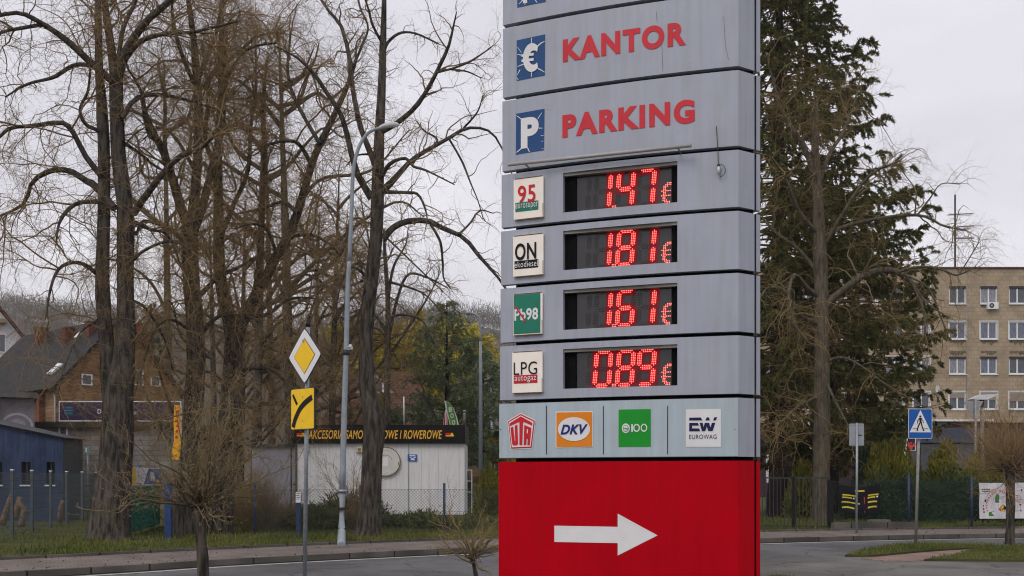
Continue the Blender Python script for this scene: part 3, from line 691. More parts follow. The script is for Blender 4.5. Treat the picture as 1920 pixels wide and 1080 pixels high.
# A: the twin-stemmed lime on the left
TA = [([(205, 1026, 104), (203, 1005, 84), (208, 960, 74), (215, 890, 64), (221, 800, 58), (222, 735, 55), (233, 665, 42), (236, 600, 33), (235, 540, 31), (235, 400, 30), (223, 300, 27), (218, 200, 25), (217, 130, 24)], (0, .2)),
      ([(212, 770, 34), (203, 700, 30), (200, 640, 27), (192, 540, 26), (195, 400, 23), (195, 300, 22), (191, 200, 20), (186, 130, 15), (184, 0, 12), (183, -150, 7)], (0, .3)),
      ([(217, 150, 20), (207, 80, 15), (196, 0, 12), (186, -130, 7)], (.2, 1)), ([(217, 150, 20), (240, 90, 16), (275, 40, 13), (320, 0, 11), (390, -70, 6)], (.2, -1.5))]
LA = [([(207, 150, 14), (165, 112, 14), (120, 72, 12), (75, 42, 10), (30, 24, 8), (-40, 40, 5)], (0, -1.5)), ([(80, 46, 8), (45, 52, 7), (0, 62, 6), (-50, 90, 4)], (-.8, -1.6)),
      ([(180, 124, 9), (140, 122, 8), (100, 145, 7), (50, 158, 5), (10, 182, 3)], (0, 1.6)), ([(190, 330, 12), (160, 292, 10), (135, 245, 10), (112, 230, 9), (60, 236, 8), (20, 240, 7), (0, 256, 6), (-40, 290, 4)], (0, -1.4)),
      ([(215, 390, 14), (180, 350, 14), (160, 338, 12), (130, 320, 11), (95, 320, 10), (60, 342, 8), (45, 382, 7), (0, 405, 4)], (0, 1.2)), ([(190, 378, 9), (150, 380, 8), (125, 396, 7), (110, 422, 5), (105, 458, 3)], (0, -1.)),
      ([(180, 512, 9), (160, 497, 8), (135, 492, 7), (110, 505, 6), (95, 540, 5), (85, 600, 3)], (0, -1.2)), ([(250, 400, 15), (275, 365, 13), (310, 320, 11), (340, 292, 10), (375, 280, 7), (402, 255, 4)], (0, -1.8)),
      ([(228, 222, 10), (250, 190, 9), (280, 178, 8), (330, 182, 6), (410, 206, 3)], (0, 1.5)), ([(235, 110, 12), (260, 80, 10), (300, 65, 8), (360, 60, 6), (445, 40, 4)], (0, -2)), ([(252, 416, 8), (280, 430, 6), (315, 442, 5), (342, 505, 3)], (0, 1)),
      ([(230, 266, 8), (265, 290, 6), (292, 312, 5), (332, 332, 3)], (0, 1.6)), ([(222, 110, 9), (232, 50, 8), (255, 0, 7), (272, -60, 4)], (0, .5)), ([(185, 245, 8), (160, 232, 7), (150, 205, 6), (165, 170, 5), (170, 120, 4)], (0, -1)),
      ([(183, 600, 6), (150, 625, 4), (120, 690, 3), (110, 735, 2)], (0, -.8)), ([(240, 560, 7), (275, 580, 5), (310, 640, 4), (325, 700, 2)], (0, 1.2)), ([(236, 500, 8), (270, 470, 6), (320, 452, 5), (360, 470, 3)], (0, -1))]
bare_tree('lime_tree', 'twin-stemmed bare lime tree with a thick ribbed trunk beside the green netting fence', LG, 25.4, (203, 1024), TA, LA, 1.35, dens=1.1)
# B: second lime, forking above a knot hole
TB = [([(342, 1016, 52), (345, 980, 42), (350, 930, 38), (360, 800, 36), (367, 690, 36), (365, 600, 33), (357, 500, 31), (356, 400, 30)], (0, 0)),
      ([(356, 430, 22), (340, 390, 18), (320, 325, 16), (300, 270, 14), (280, 250, 10), (268, 200, 7)], (0, -1)), ([(358, 430, 24), (363, 390, 20), (370, 300, 17), (372, 200, 16), (367, 125, 14), (360, 50, 11), (350, -20, 8)], (0, .4)),
      ([(362, 430, 22), (380, 385, 16), (395, 325, 14), (415, 240, 12), (420, 150, 9), (425, 60, 6)], (0, 1.4))]
LB = [([(300, 270, 9), (275, 215, 8), (262, 165, 6), (240, 130, 4)], (-.8, -1.8)), ([(370, 170, 9), (340, 100, 8), (325, 40, 6), (320, -30, 4)], (.2, -1.)), ([(370, 150, 10), (395, 90, 8), (410, 40, 7), (420, -30, 5)], (.2, 1.6)),
      ([(385, 165, 10), (405, 130, 8), (440, 105, 7), (480, 70, 5), (520, 60, 3)], (.3, 2)), ([(320, 325, 9), (308, 260, 7), (310, 200, 6), (300, 140, 4)], (-.4, .8)), ([(356, 470, 10), (320, 430, 8), (270, 415, 6), (255, 440, 4)], (0, -1.6)),
      ([(367, 640, 10), (400, 600, 8), (430, 590, 6), (480, 600, 4), (500, 640, 2)], (0, -1)), ([(368, 560, 10), (410, 520, 8), (450, 500, 6), (500, 470, 4)], (0, 1)), ([(358, 620, 7), (320, 600, 5), (290, 620, 4), (270, 680, 2)], (0, -1.3)),
      ([(366, 700, 7), (400, 700, 5), (440, 740, 4), (455, 800, 2)], (0, -1.1)), ([(366, 320, 8), (330, 260, 6), (300, 240, 5), (270, 260, 3)], (0, 1))]
bare_tree('lime_tree', 'bare lime with a knot hole in its trunk, behind the blue gate post', LG, 27.4, (343, 1008), TB, LB, 1.45, dens=1.15)
# C: third, two long leaning stems
TC = [([(412, 1000, 52), (418, 940, 44), (428, 800, 40), (437, 690, 36), (436, 620, 32), (420, 560, 24), (411, 500, 22), (410, 420, 20), (408, 300, 16), (414, 200, 14), (415, 100, 11), (416, 0, 8), (420, -90, 5)], (0, .5)),
      ([(437, 660, 26), (455, 600, 24), (490, 535, 20), (525, 470, 18), (550, 425, 17), (575, 340, 15), (595, 280, 13), (615, 240, 12), (650, 165, 9), (668, 110, 6)], (0, -1.2))]
LC = [([(440, 640, 14), (475, 560, 13), (488, 470, 12), (492, 380, 11), (497, 300, 9), (492, 210, 7), (500, 120, 5)], (0, 1.5)), ([(415, 440, 11), (440, 380, 9), (465, 320, 8), (470, 240, 7), (480, 160, 5), (478, 60, 3)], (0, 1.4)),
      ([(410, 330, 10), (385, 260, 8), (390, 180, 6), (380, 100, 4)], (0, 1)), ([(560, 400, 9), (530, 380, 7), (495, 390, 6), (450, 400, 3)], (-.8, .5)), ([(585, 310, 9), (560, 270, 7), (530, 265, 6), (490, 275, 3)], (-1, -2)),
      ([(540, 445, 8), (580, 440, 6), (620, 460, 4), (650, 500, 2)], (-.8, -1.5)), ([(600, 270, 8), (560, 200, 7), (540, 140, 6), (545, 60, 4)], (-1, .2)), ([(440, 700, 10), (480, 690, 7), (520, 700, 5), (550, 740, 3)], (0, -1.5)),
      ([(460, 590, 9), (500, 590, 7), (545, 560, 5), (600, 560, 3)], (0, 1)), ([(520, 480, 8), (500, 430, 6), (470, 420, 4), (440, 430, 2)], (-.8, -2)), ([(414, 180, 8), (440, 120, 6), (470, 90, 5), (520, 80, 3)], (.3, -1))]
bare_tree('lime_tree', 'bare lime with one upright and one leaning stem, behind the budding small tree', LG, 28.6, (412, 1001), TC, LC, 1.5, dens=1.2)
# D: slim lime on the right of the row, in front of the kiosk
TD = [([(690, 1010, 58), (692, 985, 46), (695, 940, 42), (698, 850, 38), (703, 800, 43), (696, 765, 34), (688, 720, 29), (686, 640, 27), (694, 540, 26), (705, 450, 24), (708, 350, 24), (710, 280, 20), (714, 200, 17), (718, 100, 13), (720, 0, 9), (722, -90, 5)], (0, 0))]
LD = [([(697, 372, 15), (668, 322, 12), (650, 250, 10), (638, 212, 10), (610, 170, 8), (590, 140, 7), (560, 110, 5), (520, 88, 3)], (0, -1.2)), ([(706, 318, 12), (694, 285, 11), (682, 255, 10), (672, 222, 10), (660, 160, 9), (655, 105, 8), (640, 50, 7), (620, 25, 6), (600, -5, 5), (580, -50, 4)], (0, 1)),
      ([(662, 125, 5), (680, 82, 5), (690, 50, 4), (674, 10, 4), (666, -40, 3)], (.5, 1.2)), ([(716, 246, 12), (742, 232, 10), (775, 205, 9), (800, 170, 8), (820, 132, 7), (840, 90, 6), (850, 50, 4), (856, 22, 2)], (0, -1.4)),
      ([(818, 136, 5), (850, 128, 4), (880, 116, 4), (905, 100, 3), (922, 88, 2)], (-1.2, -1.6)), ([(845, 130, 4), (875, 134, 3), (902, 146, 2)], (-1.2, -.6)),
      ([(718, 358, 14), (745, 330, 11), (770, 302, 9), (800, 282, 8), (840, 260, 7), (870, 242, 6), (900, 240, 5), (925, 252, 4), (945, 286, 3), (962, 332, 2)], (0, 1.2)), ([(712, 340, 9), (730, 308, 7), (760, 297, 6), (775, 312, 5), (800, 320, 4), (852, 346, 2)], (0, -1.4)),
      ([(718, 448, 15), (735, 429, 13), (760, 416, 12), (800, 414, 10), (835, 430, 9), (870, 446, 8), (900, 482, 7), (935, 522, 5), (962, 562, 4)], (0, -.8)), ([(806, 418, 5), (825, 452, 5), (830, 490, 4), (832, 522, 3), (846, 542, 2)], (-.4, .4)),
      ([(722, 360, 8), (760, 361, 6), (785, 366, 5), (800, 402, 3), (798, 430, 2)], (0, -1.2)), ([(720, 100, 6), (727, 80, 6), (750, 62, 5), (780, 63, 4), (822, 82, 3)], (0, .7)), ([(843, 262, 4), (866, 302, 4), (882, 342, 3), (896, 376, 2), (906, 410, 2)], (.7, .3)),
      ([(860, 440, 5), (880, 420, 4), (900, 395, 3), (925, 400, 2)], (-.5, .4)), ([(722, 90, 6), (700, 50, 5), (690, 15, 4), (672, -40, 3)], (0, -1)), ([(868, 242, 4), (895, 210, 3), (905, 180, 2)], (.9, .2)),
      ([(800, 284, 4), (820, 262, 4), (795, 245, 3), (782, 228, 2)], (.7, 1.7)), ([(690, 520, 7), (660, 500, 5), (640, 530, 4), (630, 580, 2)], (0, -1)), ([(716, 300, 6), (700, 290, 5), (668, 292, 3), (650, 310, 2)], (0, 1.2))]
bare_tree('lime_tree', 'slim bare lime with a long arching low limb, in front of the white kiosk', LG, 26.6, (691, 1006), TD, LD, 1.15, lvl=(1.9, 5.5, 5.5), tw=(.6, 1.7), droop=.08, tlim=.45, dens=1.0)
# bare trees behind
BG = 'bare trees behind the lime row'
TE = [([(722, 962, 16), (725, 800, 13), (727, 640, 11), (727, 560, 9), (722, 480, 7), (720, 430, 4)], (0, 0))]
LE = [([(727, 640, 7), (745, 560, 6), (765, 515, 5), (800, 520, 4), (840, 540, 2)], (0, 1)), ([(727, 600, 6), (750, 590, 5), (790, 600, 4), (815, 640, 2)], (0, -1)), ([(727, 560, 6), (738, 500, 5), (760, 460, 3), (765, 430, 2)], (0, 1)), ([(725, 620, 6), (690, 580, 4), (650, 590, 2)], (0, 1)),
      ([(735, 530, 5), (770, 540, 4), (800, 555, 3), (832, 590, 2)], (0, -.8))]
bare_tree('bare_tree', 'thin bare tree behind the slim lime and above the kiosk', BG, 49, (722, 960), TE, LE, .8, tw=(1, 2.2), lvl=(2, 4.5, 3), rtw=.006)
def back_tree(x, yb, ytop, D, lean, label, tw, seedw=13, bark=None, nl=12, low=.22):
    H = yb - ytop; tr = [([(x, yb, seedw * 1.7), (x + lean * .1, yb - H * .1, seedw * 1.2), (x + lean * .4, yb - H * .45, seedw), (x + lean * .7, yb - H * .75, seedw * .6), (x + lean, ytop, seedw * .2)], (0, rng.uniform(-1, 1)))]
    lb = []
    for q in range(nl):
        t = rng.uniform(low, .92); sx = rng.choice([-1, 1]); y = yb - H * t; x0 = x + lean * t; Lp = H * rng.uniform(.16, .34) * (1.25 - t)
        lb.append(([(x0, y, seedw * .55), (x0 + sx * Lp * rng.uniform(.3, .6), y - Lp * rng.uniform(.1, .6), seedw * .42), (x0 + sx * Lp * rng.uniform(.6, 1.), y - Lp * rng.uniform(.2, 1.1), seedw * .28), (x0 + sx * Lp * rng.uniform(.7, 1.5), y - Lp * rng.uniform(-.2, 1.6), seedw * .13)], (0, rng.uniform(-3, 3))))
    return bare_tree('bare_tree', label, BG, D, at(x, yb, D) * [1, 1, 0] + [0, 0, ZP - .03], tr, lb, tw * 1.25, tw=(1.2, 2.8), lvl=(2.0, 4.5, 2.6), k=8, dens=1.7, bark=bark, rtw=.007, r2=.012)
back_tree(318, 945, 120, 66, -10, 'tall bare tree behind the brick house gable end, between the two thickest limes', .75, 13)
back_tree(478, 957, 120, 48, 20, 'bare tree behind the dark shrub, left of the yellow diamond sign', 1.0, 16)
back_tree(548, 957, 60, 48, -25, 'bare tree rising directly behind the yellow diamond sign', 1.0, 17)
back_tree(618, 955, 330, 49, 18, 'low bare tree behind the left end of the kiosk, beside the tall street lamp', 1.0, 12)
back_tree(512, 955, 230, 52, -14, 'thin bare tree far behind the grey kiosk door', .8, 12)
back_tree(405, 962, 420, 38, -12, 'low twiggy bare tree between the two middle limes', 1.2, 11, low=.12, nl=16)
back_tree(585, 955, 400, 50, 14, 'low twiggy bare tree right of the yellow diamond sign', 1.3, 11, low=.12, nl=18)
back_tree(450, 956, 380, 49, 10, 'low twiggy bare tree far behind the leaning lime', 1.2, 12, low=.12, nl=16)
back_tree(655, 960, 470, 50, -8, 'smallest bare tree, behind the kiosk roof and beside the slim lime', 1.0, 9, low=.2, nl=14)
# F: bare tree in front of the spruces, right of the totem
TF = [([(1540, 992, 42), (1540, 965, 36), (1540, 900, 32), (1541, 800, 31), (1541, 640, 27), (1540, 540, 27), (1536, 430, 23), (1532, 340, 18), (1528, 260, 13), (1530, 190, 8)], (0, 0))]
LF = [([(1544, 585, 15), (1556, 564, 14), (1592, 536, 14), (1620, 516, 13), (1656, 506, 12), (1684, 510, 10), (1712, 532, 8), (1725, 563, 7), (1735, 597, 5), (1734, 630, 3)], (0, -2)),
      ([(1684, 510, 6), (1710, 502, 5), (1740, 500, 4), (1770, 507, 4), (1795, 516, 3), (1830, 500, 2)], (-1.5, -2.2)), ([(1538, 450, 10), (1570, 430, 8), (1620, 415, 7), (1690, 404, 6), (1735, 406, 5), (1770, 424, 4), (1812, 432, 2)], (0, -1.6)),
      ([(1530, 345, 10), (1510, 280, 9), (1490, 250, 8), (1468, 212, 7), (1455, 170, 5), (1440, 120, 3)], (0, -1)), ([(1530, 360, 9), (1555, 290, 8), (1580, 250, 6), (1600, 200, 4), (1612, 150, 3)], (0, 1)), ([(1537, 440, 9), (1500, 400, 8), (1475, 340, 6), (1450, 300, 4), (1430, 290, 3)], (0, -1.6)),
      ([(1540, 520, 9), (1500, 470, 7), (1460, 440, 6), (1430, 410, 4)], (0, .8)), ([(1541, 610, 9), (1500, 590, 8), (1470, 545, 7), (1440, 540, 5), (1425, 560, 3)], (0, -1.4)), ([(1541, 560, 9), (1515, 540, 7), (1490, 515, 7), (1478, 560, 6), (1492, 610, 5), (1515, 640, 3)], (0, -1.8)),
      ([(1541, 680, 7), (1580, 670, 5), (1620, 690, 4), (1660, 720, 3), (1745, 770, 2)], (0, -1.8)), ([(1541, 470, 7), (1580, 400, 6), (1630, 330, 5), (1690, 300, 3)], (0, -1.2)), ([(1541, 740, 7), (1500, 760, 5), (1465, 790, 4), (1440, 795, 2)], (0, -1.5)),
      ([(1541, 700, 6), (1570, 760, 5), (1590, 800, 3), (1600, 850, 2)], (0, -1.4)), ([(1720, 545, 4), (1740, 570, 3), (1770, 590, 2)], (-2, -2.4)), ([(1720, 404, 4), (1745, 370, 3), (1765, 345, 2), (1800, 345, 2)], (-1.4, -2)), ([(1690, 512, 4), (1740, 540, 4), (1766, 600, 3), (1775, 620, 2)], (-1.6, -2)),
      ([(1800, 512, 3), (1820, 480, 2), (1835, 455, 2)], (-2.2, -2.4))]
bare_tree('bare_tree', 'bare tree with a long drooping limb in front of the dark spruce', None, 35.2, (1540, 985), TF, LF, .95, bark=m_bark2, tw=(1.1, 2.6), lvl=(3.4, 7.5, 6.5), droop=.35, dens=1.7, rtw=.0062)

# --- conifers
def conifer(name, label, loc, H, trunk_r, prof, m, whorl=.45, per=7, n_blade=26, bl=(.16, .30), bw=.05, zlow=1.5, sag=.35, tip=.5, group=None, bark=None, ragged=.35, dead=.25, azk=None):
    root = thing(name, label, 'conifer', loc, group); loc = np.array(loc, float)
    b = MB(); zz = np.linspace(0, H, 18); b.tubes(np.c_[np.full(18, loc[0]), np.full(18, loc[1]), loc[2] + zz][None], np.maximum(trunk_r * (1 - zz / H) ** .8, .02)[None] * np.where(zz < 1, 1.25 - .25 * zz, 1), 12, True, 0, .04)
    b.build('trunk', bark or m_sbark, root)
    P, R = [], []; z = zlow
    while z < H - .1:
        L = np.interp(z, [p[0] for p in prof], [p[1] for p in prof])
        for q in range(per):
            az = rng.uniform(0, 2 * np.pi); l = L * rng.uniform(1 - ragged, 1.08)
            if azk is not None: l *= azk(az)
            t = np.linspace(0, 1, 9); h = z + rng.uniform(-.2, .2) + l * (.12 * t - sag * t ** 1.6 + tip * sag * t ** 4)
            wob = rng.normal(0, .03, 9).cumsum() * l * .3
            P.append(np.c_[loc[0] + np.cos(az) * t * l - np.sin(az) * wob, loc[1] + np.sin(az) * t * l + np.cos(az) * wob, loc[2] + h]); R.append(np.linspace(.035, .008, 9) * (.5 + l / 6))
        z += whorl * rng.uniform(.7, 1.3)
    P = np.stack(P); R = np.stack(R); c = MB(); c.tubes(P, R, 4, False, .8)
    tl = np.linalg.norm(P[:, 1:] - P[:, :-1], axis=2).sum()
    B, BR = grow(P, R, int(tl * 3.2), .35, 1.0, 5, (35, 60), .5, -.1, .12, .6, .012, .22, .8, .5, True, shrink=.55)
    c.tubes(B, BR, 3, False, .9)
    N = len(B); nb = n_blade * N; pi = rng.integers(0, N, nb); x = rng.random(nb) * 3.99; i = x.astype(int); f = (x - i)[:, None]
    pos = B[pi, i] * (1 - f) + B[pi, i + 1] * f; T = B[pi, i + 1] - B[pi, i]; T /= np.linalg.norm(T, axis=1, keepdims=True) + 1e-9
    D = T * .9 + rng.standard_normal((nb, 3)) * .45; D[:, 2] -= .12
    rad = np.hypot(pos[:, 0] - loc[0], pos[:, 1] - loc[1]); Lh = np.interp(pos[:, 2] - loc[2], [p[0] for p in prof], [p[1] for p in prof])
    isd = (rng.random(N) < dead * np.clip(1.4 - np.hypot(B[:, 0, 0] - loc[0], B[:, 0, 1] - loc[1]) / 2.5, .15, 1.6))[pi]
    keep = ~(isd & (rng.random(nb) < .55))
    c.blades(pos[keep], D[keep], rng.uniform(*bl, nb)[keep], bw, np.where(isd, .85, rng.uniform(0, .18, nb))[keep])
    c.build('crown', m, root, 'thin')
    return root
g1 = gp(1461, 974, ZP - .02); g1 = np.array([1461 - 960, 0, 0]) * 41 / FPX + [0, 41, .1]
sc = lambda px, D: px / FPX * D
prof1 = [(0, 4.4), (3.5, 5.2), (6, 5.6), (8.5, 5.6), (11, 5.7), (13, 4.6), (15.2, 3.6), (16.4, 4.0), (17.4, 3.8), (18.3, 2.3), (20, 2.2), (23, 1.9), (25, .4)]
conifer('spruce', 'tall dark spruce with ragged drooping boughs, thick trunk beside the totem', g1, 25, .43, prof1, m_spruce, .38, 10, 120, (.08, .19), .032, 3.4, .42, .55, 'spruces right of the totem', dead=.26, ragged=.26)
g2 = np.array([(1560 - 960) / FPX * 45, 45, .1])
conifer('spruce', 'shorter spruce behind the bare tree, reaching towards the apartment block', g2, 15.5, .3, [(0, 3.4), (2.6, 3.9), (6, 4.5), (8.5, 4.7), (10.5, 4.2), (13, 2.2), (15.5, .2)], m_spruce, .38, 8, 120, (.08, .19), .032, 2.2, .38, .6, 'spruces right of the totem', dead=.26, ragged=.26)
g3 = np.array([(838 - 960) / FPX * 56, 56, 0])
conifer('pine', 'broad dusty green pine behind the kiosk', g3, 10.9, .22, [(0, 2.8), (5, 2.9), (7.1, 2.4), (9.3, 1.4), (10.9, .08)], m_pine, .36, 9, 46, (.1, .22), .034, 1.2, -.12, .4, None, None, .4, .05)
conifer('pine', 'second dusty green pine partly hidden by the totem edge', np.array([(905 - 960) / FPX * 60, 60, 0]), 8.6, .2, [(0, 2.4), (4, 2.5), (6, 1.8), (8.6, .1)], m_pine, .36, 8, 50, (.1, .24), .034, 1.2, -.1, .4, None, None, .4, .05)
conifer('small_conifer', 'small dark conifer beside the house roof, over the kiosk fascia', np.array([(728 - 960) / FPX * 52, 52, 0]), 5.6, .1, [(0, 1.3), (3, 1.2), (5.6, .1)], m_pine, .3, 7, 40, (.12, .22), .04, .5, -.5, .2, None, None, .35, .05)
conifer('small_conifer', 'small dark conifer left of the slim lime trunk, over the kiosk fascia', np.array([(655 - 960) / FPX * 53, 53, 0]), 4.9, .1, [(0, 1.3), (3, 1.1), (4.9, .1)], m_pine, .3, 7, 40, (.12, .22), .04, .5, -.5, .2, None, None, .35, .05)
conifer('dark_conifer', 'dark conifer beside the red gabled house', np.array([(285 - 960) / FPX * 72, 72, 0]), 13.2, .2, [(0, 2.5), (8, 1.6), (13.2, .1)], m_hedge, .5, 6, 14, (.25, .4), .08, 1, .1, .4, None, None, .4, .1)

# --- evergreen shrubs: leaf sprays packed through a lumpy volume
def bush(name, label, cat, c, r, n, m, up=.7, bl=(.10, .22), bw=.04, lumps=14, group=None, flat=False, stems=9, taper=0.):
    root = thing(name, label, cat, c, group); c = np.array(c, float); r = np.array(r, float)
    b = MB(); P = []
    L = rng.standard_normal((lumps, 3)); L /= np.linalg.norm(L, axis=1, keepdims=True); L[:, 2] = np.abs(L[:, 2]) * 1.1 if not flat else rng.uniform(.1, .8, lumps)
    L = L * rng.uniform(.45, .95, (lumps, 1)); ls = rng.uniform(.28, .5, lumps)
    if taper: L[:, :2] *= np.clip(1 - taper * L[:, 2:3], .1, 1); ls = ls * np.clip(1.15 - taper * .7 * L[:, 2], .25, 1)
    k = rng.integers(0, lumps, n); Q = rng.standard_normal((n, 3)); Q /= np.linalg.norm(Q, axis=1, keepdims=True)
    rad = rng.random(n) ** .45
    pos = (L[k] + Q * (ls[k] * rad)[:, None]) * r; pos[:, 2] = np.abs(pos[:, 2])
    D = Q * r + np.array([0, 0, up]) * np.abs(r).max() + rng.standard_normal((n, 3)) * .4 * np.abs(r).max()
    b.blades(c + pos, D, rng.uniform(*bl, n), bw, np.where(rng.random(n) < .06, .9, rng.uniform(0, .2, n)))
    ends = L[rng.integers(0, lumps, stems)] * r; s0 = c + np.c_[rng.normal(0, .08, (stems, 2)), np.zeros(stems)]
    t = np.linspace(0, 1, 6)[None, :, None]; S_ = s0[:, None] * (1 - t) + (c + ends)[:, None] * t
    w_ = MB(); w_.tubes(S_, np.broadcast_to(np.linspace(.03, .008, 6), (stems, 6)), 4, True, .9)
    w_.build('stem', m_sbark, root)
    b.build('foliage', m, root, 'thin')
    return root
JG = 'low junipers behind the mesh fence'
for x, yb, D, rx, rz, n, lb in ((615, 985, 31.5, 1.5, .72, 11000, 'low spreading juniper at the foot of the street lamp'), (505, 975, 34, 1.3, .5, 8000, 'low juniper in front of the grey kiosk door'), (665, 975, 33, .9, 1.0, 8000, 'low juniper left of the slim lime trunk'),
                                (752, 985, 32, 1.2, .50, 8000, 'low juniper right of the slim lime trunk'), (850, 985, 31.5, 1.3, .32, 6000, 'low juniper by the blue post, beside the totem'), (560, 985, 31, .9, .4, 5000, 'smallest low juniper, behind the short blue post')):
    bush('juniper', lb, 'shrub', [(x - 960) / FPX * D, D, .1], [rx, .9, rz], n, m_juniper, .25, (.10, .24), .035, 22, JG, True)
TG = 'yellow green thujas behind the hedge'
for x, D, rx, H, n, lb in ((1668, 38, 1.05, 2.45, 11000, 'bushy yellow green thuja beside the square sign back'), (1772, 38, .9, 2.2, 9500, 'bushy thuja under the pedestrian sign, right of its pole'), (1720, 39, .7, 1.75, 6500, 'low thuja behind the pedestrian sign pole'),
                           (1822, 38.5, .8, 2.0, 8000, 'rounded thuja next to the pale birch trunk'), (1622, 39, .7, 1.9, 7000, 'darker thuja left of the square sign back'), (1505, 40, .8, 1.9, 6000, 'small yellow green thuja between the spruce trunk and the bare trunk'), (1862, 40, .8, 1.7, 6000, 'low thuja behind the white banner')):
    bush('thuja', lb, 'shrub', [(x - 960) / FPX * D, D, .1], [rx, rx, H * 1.05], int(n * 1.25), m_thuja if 'darker' not in lb else m_hedge, 1.2, (.12, .26), .045, 26, TG, False, 5, .55)
HG = 'dark evergreen hedge bushes behind the right fence'
for x, D, rx, H, n in ((1625, 36.5, .9, 1.35, 6000), (1672, 36.2, 1.0, 1.55, 9000), (1722, 36.0, 1.1, 1.5, 10000), (1775, 36.0, 1.1, 1.55, 10000), (1828, 36.2, 1.0, 1.5, 9000), (1880, 36.4, 1.1, 1.4, 8000), (1935, 36.4, 1.1, 1.4, 7000)):
    bush('hedge_bush', 'dark green hedge bush, one of the close row behind the right mesh fence', 'hedge', [(x - 960) / FPX * D, D, .1], [rx, .8, H * .85], n, m_hedge, .3, (.10, .22), .04, 30, HG, False, 5)
# --- deciduous shrubs made of bare shoots
def shoots(name, label, c, n, L, spread, m, trunk=None, r=.007, twig=2.5, group=None, cat='shrub', buds=0, up=.35, rb=.0035, lean=None, tl=(.12, .4), r1=.03, wig=.13, fine=2.2):
    root = thing(name, label, cat, c, group); c = np.array(c, float)
    head = c.copy()
    if trunk:
        P = np.array([c + np.array(q[:3]) for q in trunk]); R = np.array([q[3] for q in trunk]); Cc = smooth(np.c_[P, R], 14)
        b = MB(); b.tubes(Cc[None, :, :3], Cc[None, :, 3], 10, True, 0, .07); b.build('trunk', m_bark, root, 'thin'); head = P[-1]
    th = rng.uniform(0, 2 * np.pi, n); el = np.radians(rng.uniform(*spread, n)); D = np.c_[np.cos(th) * np.cos(el), np.sin(th) * np.cos(el), np.sin(el)]
    ln = rng.uniform(*L, n); k = 12; pos = head + np.c_[rng.normal(0, r1, (n, 2)), rng.normal(0, r1 * .6, n)]; out = np.empty((n, k, 3)); out[:, 0] = pos
    for j in range(1, k):
        D = D + rng.standard_normal((n, 3)) * wig; D[:, 2] += up / k; D /= np.linalg.norm(D, axis=1, keepdims=True); pos = pos + D * (ln / (k - 1))[:, None]; out[:, j] = pos
    R = r * rng.uniform(.7, 1.4, n)[:, None] * np.linspace(1, .28, k)[None]
    b = MB(); b.tubes(out, R, 5, True, np.linspace(.1, 1, k)[None] * np.ones((n, 1)))
    A, AR = grow(out, R, int(ln.sum() * twig), tl[0] * 1.5, tl[1] * 1.8, 6, (25, 60), -.1, .25, .12, .8, rb * 1.3, .12, 1, .45, False, .3); b.tubes(A, AR, 3, False, .9)
    B, BR = grow(A, AR, int(len(A) * fine), tl[0] * .6, tl[1] * .8, 4, (25, 60), -.05, .2, .15, .9, rb, .05, 1, .5, False, .2); b.tubes(B, BR, 3, False, 1.)
    if buds:
        Q = np.concatenate([A, B[:, :, :][:, [0, 1, 2, 3, 3, 3]]]); i = rng.integers(0, len(Q), buds); j = rng.integers(1, 6, buds); pp = Q[i, j] + rng.normal(0, .004, (buds, 3))
        b.blades(pp, rng.standard_normal((buds, 3)) + [0, 0, .7], rng.uniform(.012, .026, buds), .012, 1.)
    b.build('crown', m, root, 'thin')
    return root
d0 = 12.2
shoots('small_tree', 'small budding tree with a round head of long bare shoots, nearest on the left', [(385 - 960) / FPX * d0, d0, 0], 44, (.4, 1.75), (-2, 84), m_shoot,
       [(0, 0, 0, .072), (-.03, .02, .5, .066), (-.06, .03, .95, .058), (-.105, .02, 1.27, .062)], .0105, 8, cat='tree', buds=7000, up=.2, wig=.17, fine=1.7, rb=.0026, tl=(.08, .30), r1=.05)
d0 = 14.2
shoots('low_shrub', 'low crooked bare shrub in front of the totem, left of its red base', [(890 - 960) / FPX * d0, d0, 0], 26, (.4, 1.35), (0, 80), m_bark2, [(0, 0, 0, .038), (.02, 0, .25, .030), (-.03, 0, .52, .026)], .012, 6, buds=600, up=.1, wig=.26, fine=1.5, rb=.003, tl=(.12, .34), r1=.04)
d0 = 30
shoots('bare_shrub', 'dense reddish bare shrub in front of the grey kiosk door', [(492 - 960) / FPX * d0, d0, .1], 150, (.9, 2.0), (25, 85), m_bark2, None, .010, 5, up=.1, rb=.0045, tl=(.2, .5), r1=.25)
shoots('bare_shrub', 'bare shrub of thin upright stems between the street lamp and slim lime', [(668 - 960) / FPX * d0, d0, .1], 26, (1.2, 2.4), (60, 88), m_bark, None, .010, 3, up=.1, rb=.0045, tl=(.2, .5), r1=.12)
shoots('bare_shrub', 'tangle of bare brown shrub behind the twin-stemmed lime', [(400 - 960) / FPX * 33, 33, .1], 150, (1.0, 2.6), (25, 85), m_bark, None, .012, 4, up=.1, rb=.005, tl=(.2, .6), r1=.4)
d0 = 24.6
shoots('small_tree', 'small bare round-headed tree on the grass island at the right edge', [(1893 - 960) / FPX * d0, d0, .04], 95, (.4, 1.9), (-18, 84), m_bark, [(0, 0, 0, .13), (.01, 0, .25, .098), (.03, .02, 1.0, .095), (.02, .02, 1.75, .10)],   .012, 9, cat='tree', up=.2, wig=.18, rb=.004, tl=(.2, .55), r1=.08)
